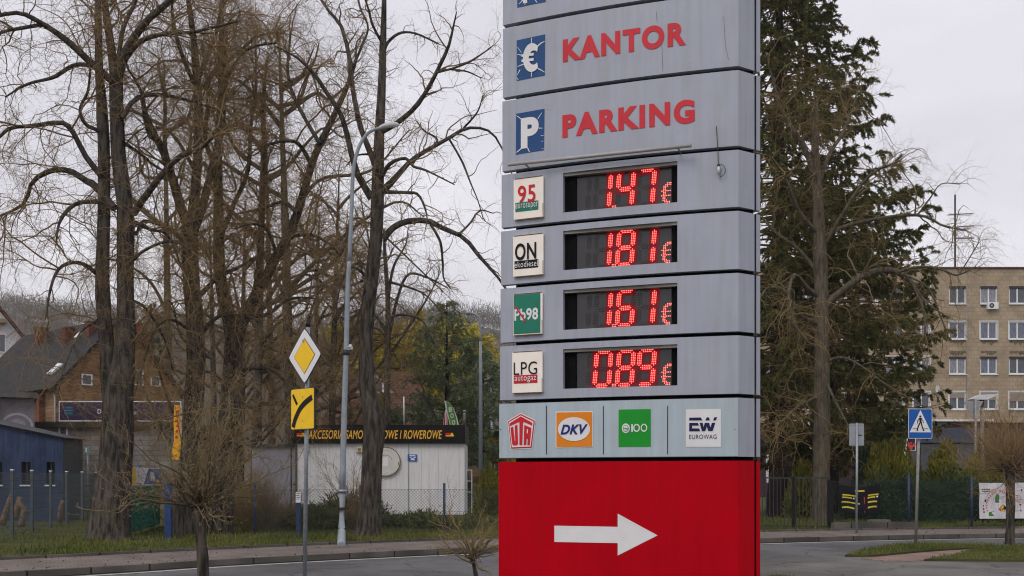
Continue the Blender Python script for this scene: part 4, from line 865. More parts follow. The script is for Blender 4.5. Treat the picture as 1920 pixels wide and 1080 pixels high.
# yellow spring tree and birch trunk
def leafy(name, label, loc, H, R, n, m, bl, bw, hang=.6, trunk_r=.16):
    root = thing(name, label, 'tree', loc); loc = np.array(loc, float)
    b = MB(); b.tubes(np.c_[np.full(8, loc[0]), np.full(8, loc[1]), np.linspace(loc[2], loc[2] + H * .75, 8)][None], np.linspace(trunk_r, .04, 8)[None], 9, True, 0, .05); b.build('trunk', m_bark, root, 'thin')
    P = np.stack([np.linspace(loc + [0, 0, H * rng.uniform(.25, .7)], loc + [R * rng.normal(0, .42), R * rng.normal(0, .42), H * rng.uniform(.6, 1)], 8) for _ in range(26)])
    c = MB(); RR = np.broadcast_to(np.linspace(.05, .015, 8), (26, 8)); c.tubes(P, RR, 5, True, .2)
    A, AR = grow(P, RR, 420, H * .1, H * .32, 8, (30, 80), hang, .25, .14, .5, .012, .2, .7, .4); c.tubes(A, AR, 3, False, .6)
    i = rng.integers(0, len(A), n); j = rng.integers(1, 8, n); pp = A[i, j] + rng.normal(0, .10, (n, 3)); D = rng.standard_normal((n, 3)); D[:, 2] -= hang
    c.blades(pp, D, rng.uniform(*bl, n), bw, rng.uniform(0, .15, n)); c.build('crown', m, root, 'thin')
leafy('willow', 'bright yellow spring willow behind the bare trees and pine', [(745 - 960) / FPX * 88, 88, 0], 15.2, 8.4, 60000, m_willow, (.22, .5), .085)
# ------------------------------------------------------------------ street furniture on the left
m_yel = mat('yellow_sign_film', (.84, .52, .004), .4, .05, 6)
m_sheet = mat('sign_sheet_back', (.30, .32, .345), .45, .1, 6, metal=.3)
m_lampgrey = mat('lamp_pole_paint', (.27, .305, .35), .5, .12, 5, streak=.12)
d0 = 15.7
base = gp(571, 1098, 0); base[2] = 0
sg = thing('priority_road_sign', 'yellow and white diamond road sign above a yellow plate with a black curve', 'road sign', base)
b = MB(); pt, pb = at(577.5, 607, d0), base; b.tube([pb, pt], .031, 12); po = b.build('pole', m_steel, sg)
b = MB(); b.tube([at(577.5, 613, d0), at(577.5, 606, d0)], .035, 12); b.build('pole_cap', m_black, po)
ANG = math.radians(-44)
def onplate(x, y):
    P = at(x, y, d0); return P
fd = frame(at(575, 668, d0) + np.array([-.02, -.045, 0]), ANG)
hd = .424; dia = lambda k: [(0, -hd * k), (hd * k, 0), (0, hd * k), (-hd * k, 0)]
def rdia(k, r=.05):
    p = []; q = hd * k
    for i, (cx, cy) in enumerate(((q, 0), (0, q), (-q, 0), (0, -q))):
        a0 = i * 90; ux, uy = cx / q, cy / q
        for s_ in (-1, 0, 1): p.append((cx * (1 - r / q * (.35 + .65 * abs(s_))) - uy * r * s_ * -.9 * -1, cy * (1 - r / q * (.35 + .65 * abs(s_))) + ux * r * s_ * .9))
    return p
b = MB(); b.fpoly(fd, rdia(1.0), -.012, .0); pl = b.build('diamond_plate', m_dsteel, sg)
b = MB(); b.fpoly(fd, rdia(.965), .003); b.build('white_field', m_film, pl)
b = MB(); b.fpoly(fd, dia(.63), .006); b.build('black_outline', m_black, pl)
b = MB(); b.fpoly(fd, dia(.605), .009); b.build('yellow_centre', m_yel, pl)
fl = frame(at(571, 767, d0) + np.array([-.02, -.045, 0]), ANG); hw, hh_ = .298, .306
b = MB(); b.fpoly(fl, rrect(-hw, hw, -hh_, hh_, .03), -.012, 0); pl = b.build('lower_plate', m_dsteel, sg)
b = MB(); b.fpoly(fl, rrect(-hw * .955, hw * .955, -hh_ * .96, hh_ * .96, .025), .003); b.build('yellow_field', m_yel, pl)
cv = smooth([(-.235, -.265), (-.175, -.14), (-.06, 0), (.08, .09), (.245, .16)], 14); T = np.gradient(cv, axis=0); T /= np.linalg.norm(T, axis=1, keepdims=True); Nn = np.c_[-T[:, 1], T[:, 0]] * .044
b = MB(); b.add([fl(*(p + n), .006) for p, n in zip(cv, Nn)] + [fl(*(p - n), .006) for p, n in zip(cv, Nn)], [[i, i + 1, 15 + i, 14 + i] for i in range(13)])
b.build('thick_curve', m_black, pl)
b = MB(); b.fpoly(fl, [(-.258, .203), (-.222, .232), (-.112, .082), (-.152, .054)], .006); b.build('thin_bar', m_black, pl)
for yy in (640, 745, 790):
    b = MB(); q = at(574, yy, d0); b.box(q + np.array([0, -.012, 0]), (.09, .09, .03)); b.build('clamp', m_steel, sg)

def tube_obj(nm, pts, r, m, par, k=10): b = MB(); b.tube(pts, r, k); return b.build(nm, m, par)
# tall street lamp
D = 25.2; base = gp(640, 1024, ZP)
sl = thing('street_lamp', 'tall grey street lamp with a curved arm, standing at the back of the pavement', 'street lamp', base)
tube_obj('base_sleeve', [base, at(640.5, 995, D), at(642, 922, D)], [.092, .09, .085], m_lampgrey, sl, 14)
b = MB(); b.tube([at(642, 923, D), at(642, 918, D)], .112, 14); b.build('collar', m_steel, sl)
tube_obj('pole', smooth([at(642, 920, D), at(645, 790, D), at(649, 662, D), at(652, 540, D), at(655, 490, D)], 16), np.linspace(.075, .05, 16), m_lampgrey, sl, 12)
b = MB(); b.tube([at(648.8, 666, D), at(649, 656, D)], [.08, .07], 12); b.build('collar', m_dsteel, sl)
tube_obj('arm', smooth([at(655, 490, D), at(659, 400, D), at(662, 325, D), at(669, 288, D), at(680, 262, D), at(695, 246, D), at(716, 239.5, D)], 30), np.linspace(.05, .034, 30), m_lampgrey, sl, 10)
P = smooth([at(711, 240, D), at(718, 237, D), at(730, 234.5, D), at(742, 233.5, D), at(749, 234.5, D)], 12)
hb = MB(); hb.tubes(P[None], np.array([[.035, .042, .048, .054, .06, .064, .066, .064, .06, .05, .036, .012]]), 10); lh = hb.build('lamp_head', mat('lamp_head_grey', (.45, .46, .47), .4, .06, 5), sl)
b = MB(); b.tubes((P[3:11] - [0, 0, .03])[None], np.linspace(.034, .042, 8)[None] * np.array([.6, 1, 1, 1, 1, 1, .9, .4]), 8); b.build('lamp_glass', mat('lamp_lens', (.55, .56, .55), .15, .05, 5), lh)
b = MB(); b.tube([at(649, 656, D), at(653, 650, D - .12), at(657, 649, D - .22)], .016, 6); b.tube([at(657, 652, D - .22), at(657, 646, D - .22)], .03, 8); br = b.build('insulator', m_white, sl)
b = MB(); b.tube([at(649, 654, D), at(654, 655, D - .1), at(659, 653, D - .1)], .014, 6); b.tube([at(659, 656, D - .1), at(659, 650, D - .1)], .028, 8); b.build('insulator', m_white, sl)
for yy in (953, 992):
    b = MB(); b.tube([at(641, yy + 2, D), at(641, yy - 2, D)], .108, 12); b.box(at(649, yy, D), (.13, .06, .05)); b.build('clamp_band', mat('rusty_band', (.06, .035, .025), .8, .4, 9), sl)
# far lamps
D = 53; b0 = np.array([(901 - 960) / FPX * D, D, 0])
sl2 = thing('street_lamp', 'distant slim street lamp with its arm bent left, between the pine and the totem', 'street lamp', b0)
tube_obj('pole', [b0, at(901, 720, D), at(901, 640, D)], [.12, .09, .075], m_lampgrey, sl2)
tube_obj('arm', smooth([at(901, 640, D), at(900.5, 608, D), at(897, 595, D), at(889, 589, D), at(880, 587.5, D)], 16), .055, m_lampgrey, sl2)
b = MB(); P = smooth([at(882, 588, D), at(878, 586.8, D), at(872, 587.5, D)], 6); b.tubes(P[None], np.array([[.06, .11, .12, .12, .1, .03]]), 8); b.build('lamp_head', m_sheet, sl2)
D = 70; b0 = np.array([(922 - 960) / FPX * D, D, 0])
sl3 = thing('street_lamp', 'farthest short lamp post with a straight top, right beside the totem', 'street lamp', b0)
tube_obj('pole', [b0, at(922, 716, D)], [.12, .10], m_lampgrey, sl3); b = MB(); b.tube([at(922, 722, D), at(922, 712, D)], .17, 8); b.build('lamp_head', m_sheet, sl3)

# ------------------------------------------------------------------ fences
def chain(P0, P1, z0, z1, r=.0032, sp=.085):
    P0, P1 = np.array(P0, float), np.array(P1, float); L = np.linalg.norm(P1 - P0); u = (P1 - P0) / L; h = z1 - z0
    b = MB(); S_ = []
    for sgn in (1, -1):
        for a in np.arange(-h, L + h, sp):
            t0, t1 = a, a + sgn * h; lo, hi = 0., 1.
            if t1 != t0:
                for lim, side in ((0, 0), (L, 1)):
                    pass
            ta, tb = (0 - t0) / (t1 - t0), (L - t0) / (t1 - t0); lo, hi = max(0, min(ta, tb)), min(1, max(ta, tb))
            if hi - lo < .02: continue
            q = [np.r_[P0 + u * (t0 + (t1 - t0) * k), z0 + h * k] for k in (lo, hi)]; S_.append(q)
    S_ = np.array(S_); b.tubes(S_, np.full((len(S_), 2), r), 3, False)
    for z in (z0, (z0 + z1) / 2, z1): b.tube([[*P0, z], [*P1, z]], r * 1.2, 4)
    return b
m_wire = mat('grey_green_wire', (.055, .068, .072), .5, .2, 9, metal=.2)
m_wired = mat('dark_green_wire', (.02, .04, .03), .5, .2, 9)
def gx(x, d): return np.array([(x - 960) / FPX * d, d])
f1 = thing('mesh_fence', 'low diamond mesh fence in front of the white kiosk', 'fence', [*gx(745, 28), ZP])
chain(gx(470, 27.6), gx(940, 28.4), ZP, 1.29).build('wire_mesh', m_wire, f1)
for x, top, m, r in ((675, 909, 'r', .022), (833, 906, 'b', .034), (478, 908, 'b', .034)):
    d = 27.9; p = gx(x, d - .05); tube_obj('post', [[*p, 0], [*p, EYE + (HY - top) / FPX * d]], r, m_bluepost if m == 'b' else mat('rusty_post', (.10, .055, .04), .8, .4, 12), f1, 8)
p = gx(560, 27.2); sp = thing('short_post', 'short blue post with a white notice near its top, left of the sign pole', 'post', [*p, ZP - .02])
b = MB(); b.box([*p, .62], (.115, .115, 1.06)); b.build('post', m_bluepost, sp)
ptag = b = MB(); fr = frame([*(p - [0, .062]), 0]); b.fbox(fr, -.06, .065, .97, 1.24, 0, .012); nt_ = b.build('notice', m_film, sp)
b = MB(); [b.fbox(fr, -.045, .05 - .02 * (i % 2), 1.19 - i * .045, 1.205 - i * .045, .0125, .0145) for i in range(4)]; b.build('notice_print', m_navy2, nt_)
p = gx(316, 25.7); gpst = thing('gate_post', 'stout blue gate post on the grass, left of the budding small tree', 'post', [*p, ZP - .02])
b = MB(); b.box([*p, .76], (.15, .15, 1.36)); b.build('post', mat('bright_blue_paint', (.018, .045, .13), .5, .25, 7), gpst); b = MB(); b.box([*p, 1.455], (.17, .17, .03)); b.build('cap', m_bluepost, gpst)
# green netting fence with an advert above
ga, gb = gx(232, 27.2), gx(301, 33.2); gf = thing('netting_fence', 'fence covered with green shade netting, right of the twin-stemmed lime', 'fence', [*ga, ZP - .02])
u = (gb - ga) / np.linalg.norm(gb - ga); L = np.linalg.norm(gb - ga); fr = frame([*ga, 0], math.atan2(u[1], u[0]))
m_net = mat('green_netting', (.022, .105, .072), .8, .25, 3.0, bump=1, bscale=24, col2=(.07, .21, .155), stretch=(1, 1, 6), contrast=2)
b = MB(); [b.add([fr(a0, .15, .02 * math.sin(a0 * 3)), fr(a1, .15, .02 * math.sin(a1 * 3)), fr(a1, 1.36, .02 * math.sin(a1 * 3)), fr(a0, 1.36, .02 * math.sin(a0 * 3))], [[0, 1, 2, 3]]) for a0, a1 in zip(np.linspace(0, L, 31), np.linspace(0, L, 31)[1:])]
b.build('netting', m_net, gf)
for x, d in ((243, 28.1), (262, 29.9), (288, 32.2)):
    p = gx(x, d - .08); tube_obj('post', [[*p, 0], [*p, 1.95]], .035, m_bluepost, gf, 8)
ad = thing('advert_board', 'blue, white and yellow advert board above the green netting', 'sign board', fr(3.2, 1.4, .06))
b = MB(); b.fbox(fr, .7, L - .2, 1.4, 1.88, .045, .065); b.build('board', m_film, ad)
for nm, m, pts in (('blue_area', mat('advert_blue', (.02, .08, .30), .5, .2, 5), [(2.6, 1.42), (L - .3, 1.42), (L - .25, 1.86), (3.4, 1.86)]), ('yellow_area', m_yel, [(.8, 1.42), (1.4, 1.42), (1.3, 1.86), (.8, 1.86)]), ('white_area', m_white, [(3.6, 1.52), (4.6, 1.5), (4.4, 1.74), (3.7, 1.78)]), ('yellow_line', m_yel, [(4.7, 1.46), (L - .5, 1.46), (L - .5, 1.54), (4.8, 1.54)])):
    b = MB(); b.fpoly(fr, pts, .068 if 'white' not in nm and 'line' not in nm else .071); b.build(nm, m, ad)
m_fpost = mat('dull_grey_post', (.085, .095, .11), .6, .2, 8)
# grey welded mesh fence by the blue shed
xs_ = [(23, 27.), (60, 29.3), (95, 31.8), (125, 34.2), (154, 36.6), (180, 39.)]
pf = thing('panel_fence', 'grey welded mesh fence with square posts, running back past the blue shed', 'fence', [*gx(23, 27), ZP - .02])
pts_ = [gx(x, d) for x, d in xs_]; pts_ = [2 * pts_[0] - pts_[1]] + pts_
for p in pts_: b = MB(); b.box([*p, .94], (.07, .07, 1.7)); ps = b.build('post', m_fpost, pf); b = MB(); b.box([*p, 1.805], (.075, .075, .03)); b.build('post_cap', m_white, ps)
for a, c in zip(pts_, pts_[1:]):
    u = (c - a); L = np.linalg.norm(u); b = MB(); S_ = []
    for t in np.linspace(.02, .98, 44): S_.append([[*(a + u * t), .16], [*(a + u * t), 1.74]])
    b.tubes(np.array(S_), np.full((44, 2), .0024), 3, False)
    for z in np.linspace(.18, 1.72, 9): b.tube([[*a, z], [*c, z]], .0045, 4)
    b.build('mesh_panel', m_wire, pf)
# black steel gate fence on the right
D = 30.5; sf = thing('steel_fence', 'black steel railing with thin upright bars, right of the totem', 'fence', [*gx(1495, D), ZP])
b = MB(); fr = frame([0, D, 0]); X0, X1 = gx(1330, D)[0], gx(1553, D)[0]
for z in (.22, 1.60): b.fbox(fr, X0, X1, z - .02, z + .02, -.02, .02)
for x in np.arange(X0 + .05, X1, .105): b.fbox(fr, x - .009, x + .009, .242, 1.578, -.009, .009)
b.build('bar_panel', m_dsteel, sf)
for x, wd_, zt in ((1360, .075, 1.64), (1487.5, .075, 1.64), (1557, .15, 1.55)):
    X = gx(x, D)[0]; b = MB(); b.fbox(fr, X - wd_ / 2, X + wd_ / 2, 0, zt, -.05, .05); b.build('post', m_black, sf)
# mesh fence on the right
f2 = thing('mesh_fence', 'dark green mesh fence with blue posts in front of the hedge, hung with banners', 'fence', [*gx(1740, 31.2), ZP])
chain(gx(1563, 30.9), gx(1990, 32.3), ZP + .05, 1.5, .0036, .09).build('wire_mesh', m_wired, f2)
for x, top in ((1704, 890), (1822, 891), (1944, 890)):
    d = 31.2 + (x - 1704) / 420; p = gx(x, d); tube_obj('post', [[*p, 0], [*p, EYE + (HY - top) / FPX * d]], .038, m_bluepost, f2, 8)
b = MB(); q0, q1 = gx(1561, 30.3), gx(1712, 30.8); u = q1 - q0; b.box([*(q0 + q1) / 2, .2], (np.linalg.norm(u), .16, .26), math.atan2(u[1], u[0])); b.build('plinth', m_kerb, f2)

# banners on the right fence
def cloth(D, x0, x1, y0, y1, waves, sagm=.04, n=16):
    b = MB(); c0, c1 = at(x0, y1, D), at(x1, y0, D); W_ = c1[0] - c0[0]; H_ = c1[2] - c0[2]
    fn = lambda a, b_, o: np.array([c0[0] + a * W_ + .012 * math.sin(b_ * 9 + 1), D - o - waves * (math.sin(a * 11 + b_ * 4) + .6 * math.sin(a * 5 - b_ * 9)), c0[2] + H_ * (b_ - sagm * math.sin(a * math.pi) * (b_ ** 2) + sagm * .5 * (1 - b_) * math.sin(a * 9))])
    g = np.linspace(0, 1, n + 1)
    for o in (0, -.006): b.add([fn(x, y, o) for y in g for x in g], np.array([[j * (n + 1) + i, j * (n + 1) + i + 1, (j + 1) * (n + 1) + i + 1, (j + 1) * (n + 1) + i] for j in range(n) for i in range(n)]), True)
    return b, fn
D = 30.75; bn = thing('banner', 'black banner with short yellow lines of print on the mesh fence', 'banner', at(1610, 936, D))
b, fn = cloth(D, 1572, 1650, 908, 963, .012, .10); cl = b.build('cloth', mat('black_banner_cloth', (.010, .010, .014), .55, .3, 3), bn)
bx = lambda x, y: ((x - 95) / 1200, (960 - y) / 860)
b = MB()
def strip(fn_, a0, a1, b0, b1, o=.005, n=8):
    for q in range(n):
        s0, s1 = a0 + (a1 - a0) * q / n, a0 + (a1 - a0) * (q + .94) / n
        b.add([fn_(s0, b0, o), fn_(s1, b0, o), fn_(s1, b1, o), fn_(s0, b1, o)], [[0, 1, 2, 3]])
for x0, x1, y0, y1 in ((205, 600, 385, 430), (205, 490, 465, 510), (195, 725, 612, 655), (190, 555, 775, 825), (945, 1245, 375, 425), (945, 1160, 455, 505), (955, 1225, 598, 648), (935, 1200, 758, 808), (560, 840, 205, 255)):
    (a0, b1), (a1, b0) = bx(x0, y0), bx(x1, y1); strip(fn, a0, a1, b0, b1)
b.build('yellow_print', mat('yellow_print', (.55, .47, .03), .5, .2, 30), cl)
b = MB(); (a0, b1), (a1, b0) = bx(825, 430), bx(850, 900); strip(fn, a0, a1, b0, b1, .005, 1)
b.build('red_print', m_redf, cl); b = MB()
for x, y in ((540, 490), (1215, 468)): (a0, b1), (a1, b0) = bx(x - 25, y - 22), bx(x + 25, y + 22); strip(fn, a0, a1, b0, b1, .005, 1)
b.build('white_print', m_film, cl)
m_cloth = mat('white_banner_cloth', (.56, .55, .58), .6, .06, 4, streak=.06)
D = 31.25; bn = thing('banner', 'white banner with a red arch of print over green ground and an orange block', 'banner', at(1865, 940, D))
b, fn = cloth(D, 1836, 1894, 905.5, 972.5, .016, .0); cl = b.build('cloth', m_cloth, bn)
bx = lambda x, y: ((x - 125) / 700, (920 - y) / 800)
def art(nm, m, polys, o=.005):
    b = MB()
    for pts in polys: b.add([fn(*bx(x, y), o) for x, y in pts], [list(range(len(pts)))])
    b.build(nm, m, cl)
m_artgreen = mat('print_green', (.03, .17, .03), .5, .3, 8); m_artor = mat('print_orange', (.75, .22, .02), .5, .2, 6); m_artgrey = mat('print_grey', (.30, .33, .38), .5, .2, 6)
arch = []
for i, a in enumerate(np.radians(np.linspace(197, 22, 19))):
    if i == 10: continue
    c_, s_ = math.cos(a), math.sin(a); r0, r1 = 1.0, 1.17; wv = .055
    pp = [(560 + (r * c_ - q * s_) * 235, 640 - (r * s_ + q * c_) * 320) for r, q in ((r0, -wv), (r1, -wv), (r1, -wv * .2), (r0, -wv * .2))]; arch.append(pp)
    arch.append([(560 + (r * c_ - q * s_) * 235, 640 - (r * s_ + q * c_) * 320) for r, q in ((r0 + .06 * (i % 2), wv * .2), (r1, wv * .2), (r1, wv * .8), (r0 + .06 * (i % 2), wv * .8))])
art('red_arch', m_redf, arch)
art('green_ground', m_artgreen, [[(330, 860), (340, 775), (480, 750), (770, 755), (765, 850)]])
art('green_tree', m_artgreen, [disc(55, 12, 530, 460, 90)]); art('tree_base', m_black, [[(485, 530), (590, 530), (575, 560), (500, 560)]])
art('orange_block', m_artor, [[(590, 690), (625, 650), (665, 690), (655, 755), (610, 755)]], .006); art('yellow_block', m_yel, [[(630, 650), (680, 610), (725, 680), (690, 745), (655, 740), (665, 690)]], .007); art('block_shadow', m_black, [[(570, 700), (650, 610), (690, 600), (750, 670), (700, 755), (580, 745)]])
art('sketch_lines', m_artgrey, [line((440, 740), (450, 600), 10), line((450, 610), (570, 600), 10), line((500, 740), (500, 650), 8), line((560, 740), (560, 610), 8), line((600, 480), (760, 420), 10), line((640, 590), (690, 400), 10), line((640, 440), (750, 590), 10), line((660, 560), (760, 540), 8), line((390, 720), (450, 460), 8)])
art('small_print', m_black, [[(x, y), (x + 38, y), (x + 38, y + 24), (x, y + 24)] for y in (250, 293) for x in (180, 226, 272, 318)] + [disc(20, 8, 228, y, 20) for y in (705, 772)] + [[(255, 490), (295, 490), (295, 545), (255, 545)], [(215, 620), (240, 620), (240, 650), (215, 650)]])
D = 31.45; bn = thing('banner', 'white banner with a thin grey line map, at the right edge of the photo', 'banner', at(1930, 940, D))
b, fn = cloth(D, 1898.5, 1968, 905, 972, .016, .0); cl = b.build('cloth', m_cloth, bn); bx = lambda x, y: ((x - 880) / 840, (915 - y) / 800)
art('map_line', m_artgrey, [line((1075, 270), (1070, 500), 14), line((950, 495), (1120, 490), 18), line((935, 530), (1050, 530), 18), line((1065, 640), (1065, 740), 12), line((940, 745), (1030, 742), 22), line((1200, 400), (1500, 420), 16), line((1250, 600), (1480, 590), 16)])
art('map_dots', m_black, [disc(18, 8, 1078, 280), disc(20, 8, 1068, 738), disc(20, 8, 1300, 300)]); art('red_marks', m_redf, [[(1035, 590), (1105, 590), (1070, 650)], line((945, 408), (1040, 408), 12), line((970, 445), (1010, 445), 20)])

# ------------------------------------------------------------------ road signs on the right
D = 24.6; base = gp(1717, 1022, .04)
ps = thing('crossing_sign', 'blue pedestrian crossing sign with a white triangle on a pole', 'road sign', base)
tube_obj('pole', [base, at(1724, 768, D)], .034, mat('dull_pole', (.27, .26, .24), .6, .18, 8, streak=.12), ps, 10)
fr = frame(at(1724, 794.5, D) + np.array([0, -.05, 0]), math.radians(4)); W2, H2 = .283, .345
b = MB(); b.fpoly(fr, rrect(-W2, W2, -H2, H2, .03), -.012, 0); pl = b.build('plate', m_sheet, ps)
b = MB(); b.fpoly(fr, rrect(-W2, W2, -H2, H2, .03), .002); b.build('white_edge', m_film, pl)
b = MB(); b.fpoly(fr, rrect(-W2 * .955, W2 * .955, -H2 * .965, H2 * .965, .025), .005); b.build('blue_field', mat('sign_blue', (.006, .09, .36), .4, .06, 5), pl)
b = MB(); b.fpoly(fr, [(-.255, -.20), (.255, -.20), (0, .315)], .008); b.build('white_triangle', m_film, pl)
b = MB()
b.fpoly(fr, disc(.024, 12, -.004, .165), .011)
for q in ([(-.03, .135), (.022, .135), (.03, .02), (-.022, .02)], [(-.022, .03), (.012, .03), (-.035, -.06), (-.065, -.155), (-.095, -.155), (-.065, -.05)], [(0, .03), (.03, .03), (.05, -.06), (.085, -.15), (.055, -.155), (.022, -.06)],
          [(-.03, .13), (-.012, .13), (-.055, .06), (-.062, .0), (-.08, .0), (-.075, .07)], [(.012, .13), (.03, .125), (.07, .06), (.075, .01), (.057, .01), (.052, .055)], [(-.095, -.155), (-.095, -.17), (-.045, -.17), (-.065, -.155)], [(.055, -.152), (.055, -.17), (.105, -.17), (.085, -.15)]): b.fpoly(fr, q, .011)
b.build('walking_figure', m_black, pl)
b = MB(); b.fpoly(fr, [(-.19, -.125), (-.06, -.125), (-.06, -.112), (-.185, -.112)], .0105); b.fpoly(fr, [(.07, -.125), (.19, -.125), (.185, -.112), (.075, -.112)], .0105); b.build('crossing_line', m_black, pl)
D = 28.5; base = gp(1606, 1000, ZP)
bs = thing('road_sign', 'grey back of a rectangular road sign on a slim pole by the fence', 'road sign', base)
tube_obj('pole', [base, at(1607, 793, D)], .03, m_steel, bs); fr = frame(at(1607, 815, D) + np.array([0, .045, 0]), math.radians(-8))
b = MB(); b.fpoly(fr, rrect(-.19, .19, -.30, .30, .03), 0, .014); pl = b.build('plate', m_sheet, bs)
b = MB(); b.fbox(fr, -.185, .185, .262, .275, .014, .03); b.build('rail', m_steel, pl); b = MB(); b.fbox(fr, -.185, .185, -.275, -.262, .014, .03); b.build('rail', m_steel, pl)
b = MB(); b.fbox(fr, .04, .13, -.03, .0, .015, .019); b.build('sticker', m_black, pl)
D = 39; base = np.array([*gx(1828, D), .1]); ys_ = thing('yield_sign', 'grey back of a triangular sign pointing down, in front of the apartment block', 'road sign', base)
tube_obj('pole', [base, at(1829, 748, D)], .042, m_steel, ys_); fr = frame(at(1826, 768, D) + np.array([0, .06, 0]), math.radians(0))
b = MB(); b.fpoly(fr, [(-.37, .31), (0, -.37), (.37, .31)], 0, .016); b.build('plate', m_sheet, ys_)
D = 41; base = np.array([*gx(1842, D), .1]); yl = thing('park_lamp', 'short lamp with a flat white cap on a peeling pale post, behind the hedge', 'lamp', base)
m_birch = mat('peeling_pale_paint', (.42, .41, .41), .8, .2, 3, col2=(.13, .12, .115), stretch=(2, 2, 6))
tube_obj('post', [base, at(1841.5, 820, D), at(1841, 762, D)], [.09, .075, .06], m_birch, yl); tube_obj('bracket', [at(1841, 764, D), at(1841, 748, D)], [.07, .09], m_black, yl)
b = MB(); fr = frame(at(1843, 746, D)); b.fpoly(fr, [(-.50, -.06), (-.45, -.085), (.05, -.085), (.38, .05), (.5, .12), (.42, .13), (-.2, .10)], -.25, .25); b.build('cap', mat('white_lamp_cap', (.62, .63, .66), .4, .05, 5), yl)
# light concrete slab lying on the lawn behind the fence
sb = MB(); sb.box([*gx(1648, 34.2), .2], (.62, .3, .12), .1); tag(sb.build('stone_slab', mat('stone_grey', (.20, .19, .185), .9, .25, 6, bump=.4)), 'pale stone slab lying on the lawn behind the black banner', 'stone slab')

# ------------------------------------------------------------------ kiosk
D = 43.0; fr = frame([0, D, 0]); kx = lambda x, d=D: (x - 960) / FPX * d; kz = lambda y, d=D: EYE + (HY - y) / FPX * d
ki = thing('kiosk', 'white metal kiosk with a long black sign of yellow letters', 'kiosk', [kx(712), D + 1.6, 0])
m_kw = mat('white_sheet_wall', (.67, .665, .685), .5, .05, .9, streak=.07)
b = MB(); b.fbox(fr, kx(557), kx(871), 0.02, kz(830), -3.0, 0); wl = b.build('wall', m_kw, ki)
b = MB()
for x in (576, 597, 618, 643, 668, 693, 718, 743, 790, 804.5, 822, 842, 861): b.fbox(fr, kx(x) - .008, kx(x) + .008, .1, kz(833), .001, .006)
b.build('seam', mat('seam_grey', (.50, .50, .51), .6, .15, 9), wl)
b = MB(); b.fbox(fr, kx(766) - .014, kx(766) + .014, .1, kz(833), .004, .03); b.build('drain_rod', m_steel, wl)
b = MB(); b.fbox(fr, kx(548), kx(872.5), kz(831.5), kz(797), -3.15, .16); fa = b.build('fascia', mat('black_fascia', (.010, .009, .009), .5, .3, 2), ki)
KT = lambda a, c, o: fr(a, c, .16 + o)
b = MB(); b.text('AKCESORIA SAMOCHODOWE I ROWEROWE', KT, (kx(578, D - .16), kx(829, D - .16), kz(823, D - .16), kz(806.5, D - .16)), .012, .22, .006, 1.06); b.build('lettering', mat('amber_letters', (.80, .42, .04), .5, .1, 6), fa)
for x in (557, 835):
    b = MB(); b.fpoly(fr, [(kx(x), kz(818)), (kx(x + 9), kz(818)), (kx(x + 10), kz(812)), (kx(x + 1), kz(812))], .166); em = b.build('emblem', m_redf, fa)
    b = MB(); b.fpoly(fr, [(kx(x + 1), kz(818.5)), (kx(x + 17), kz(818.5)), (kx(x + 16), kz(816)), (kx(x + 14), kz(812)), (kx(x + 11), kz(812)), (kx(x + 10), kz(816.2)), (kx(x + 2), kz(816.8))], .17); b.build('emblem_band', m_yel, em)
# round white emblem on the wall
DX, DZ, DRD = kx(723.5), kz(865.5), .575
b = MB(); b.fpoly(fr, disc(DRD, 36, DX, DZ), .004, .09); dk = b.build('round_panel', mat('aged_white_panel', (.58, .565, .53), .5, .08, 2.5), ki)
def ringm(r0, r1, o0, o1, a0=0, a1=360, k=36):
    b = MB(); t = np.radians(np.linspace(a0, a1, k + 1))
    for p, q in zip(t, t[1:]): b.hexa([fr(DX + r * math.cos(a), DZ + r * math.sin(a), o) for o in (o0, o1) for r, a in ((r0, p), (r0, q), (r1, q), (r1, p))])
    return b
ringm(DRD - .004, DRD + .016, .004, .105).build('rim', mat('dark_rusty_rim', (.055, .05, .035), .8, .5, 3, col2=(.20, .12, .06)), dk)
ringm(.255, .275, .09, .098, 15, 150, 16).build('relief_line', mat('relief_grey', (.22, .21, .20), .6, .2, 9), dk); ringm(.44, .455, .09, .095, 60, 150, 12).build('relief_line', mat('relief_pale', (.40, .39, .38), .6, .2, 9), dk)
b = MB(); b.fbox(fr, DX - .12, DX + .10, DZ - .20, DZ + .16, .0905, .102); b.build('centre_plate', m_white, dk)
b = MB(); b.fpoly(fr, [(DX + .49, DZ - .16), (DX + .525, DZ - .12), (DX + .54, DZ - .02), (DX + .50, DZ - .03)], .094); b.build('rust_spot', mat('rust', (.23, .10, .035), .9, .4, 20), dk)
b = MB(); b.fbox(fr, kx(764.5), kx(782), kz(864.5), kz(852), .032, .045); pl = b.build('wall_plate', mat('plate_blue', (.03, .10, .38), .5, .1, 8), ki)
b = MB(); b.fpoly(fr, [(kx(768.5), kz(857)), (kx(770.5), kz(857)), (kx(773), kz(859.5)), (kx(779), kz(856)), (kx(780), kz(858)), (kx(774), kz(861)), (kx(778), kz(861)), (kx(778), kz(863)), (kx(769), kz(863)), (kx(772), kz(861))], .048); b.fpoly(fr, [(kx(768), kz(855.5)), (kx(779), kz(855.5)), (kx(779), kz(853.3)), (kx(768), kz(853.3))], .048); b.build('plate_print', m_film, pl)
for x in (569, 669): b = MB(); b.fbox(fr, kx(x), kx(x + 11), kz(848), kz(838), .0, .12); lf = b.build('wall_lamp', mat('cream_lamp', (.55, .50, .36), .5, .1, 6), ki); b = MB(); b.fbox(fr, kx(x + 3), kx(x + 8.5), kz(846), kz(840), .121, .13); b.build('lamp_lens', mat('amber_lens', (.22, .16, .06), .3, .2, 6), lf)
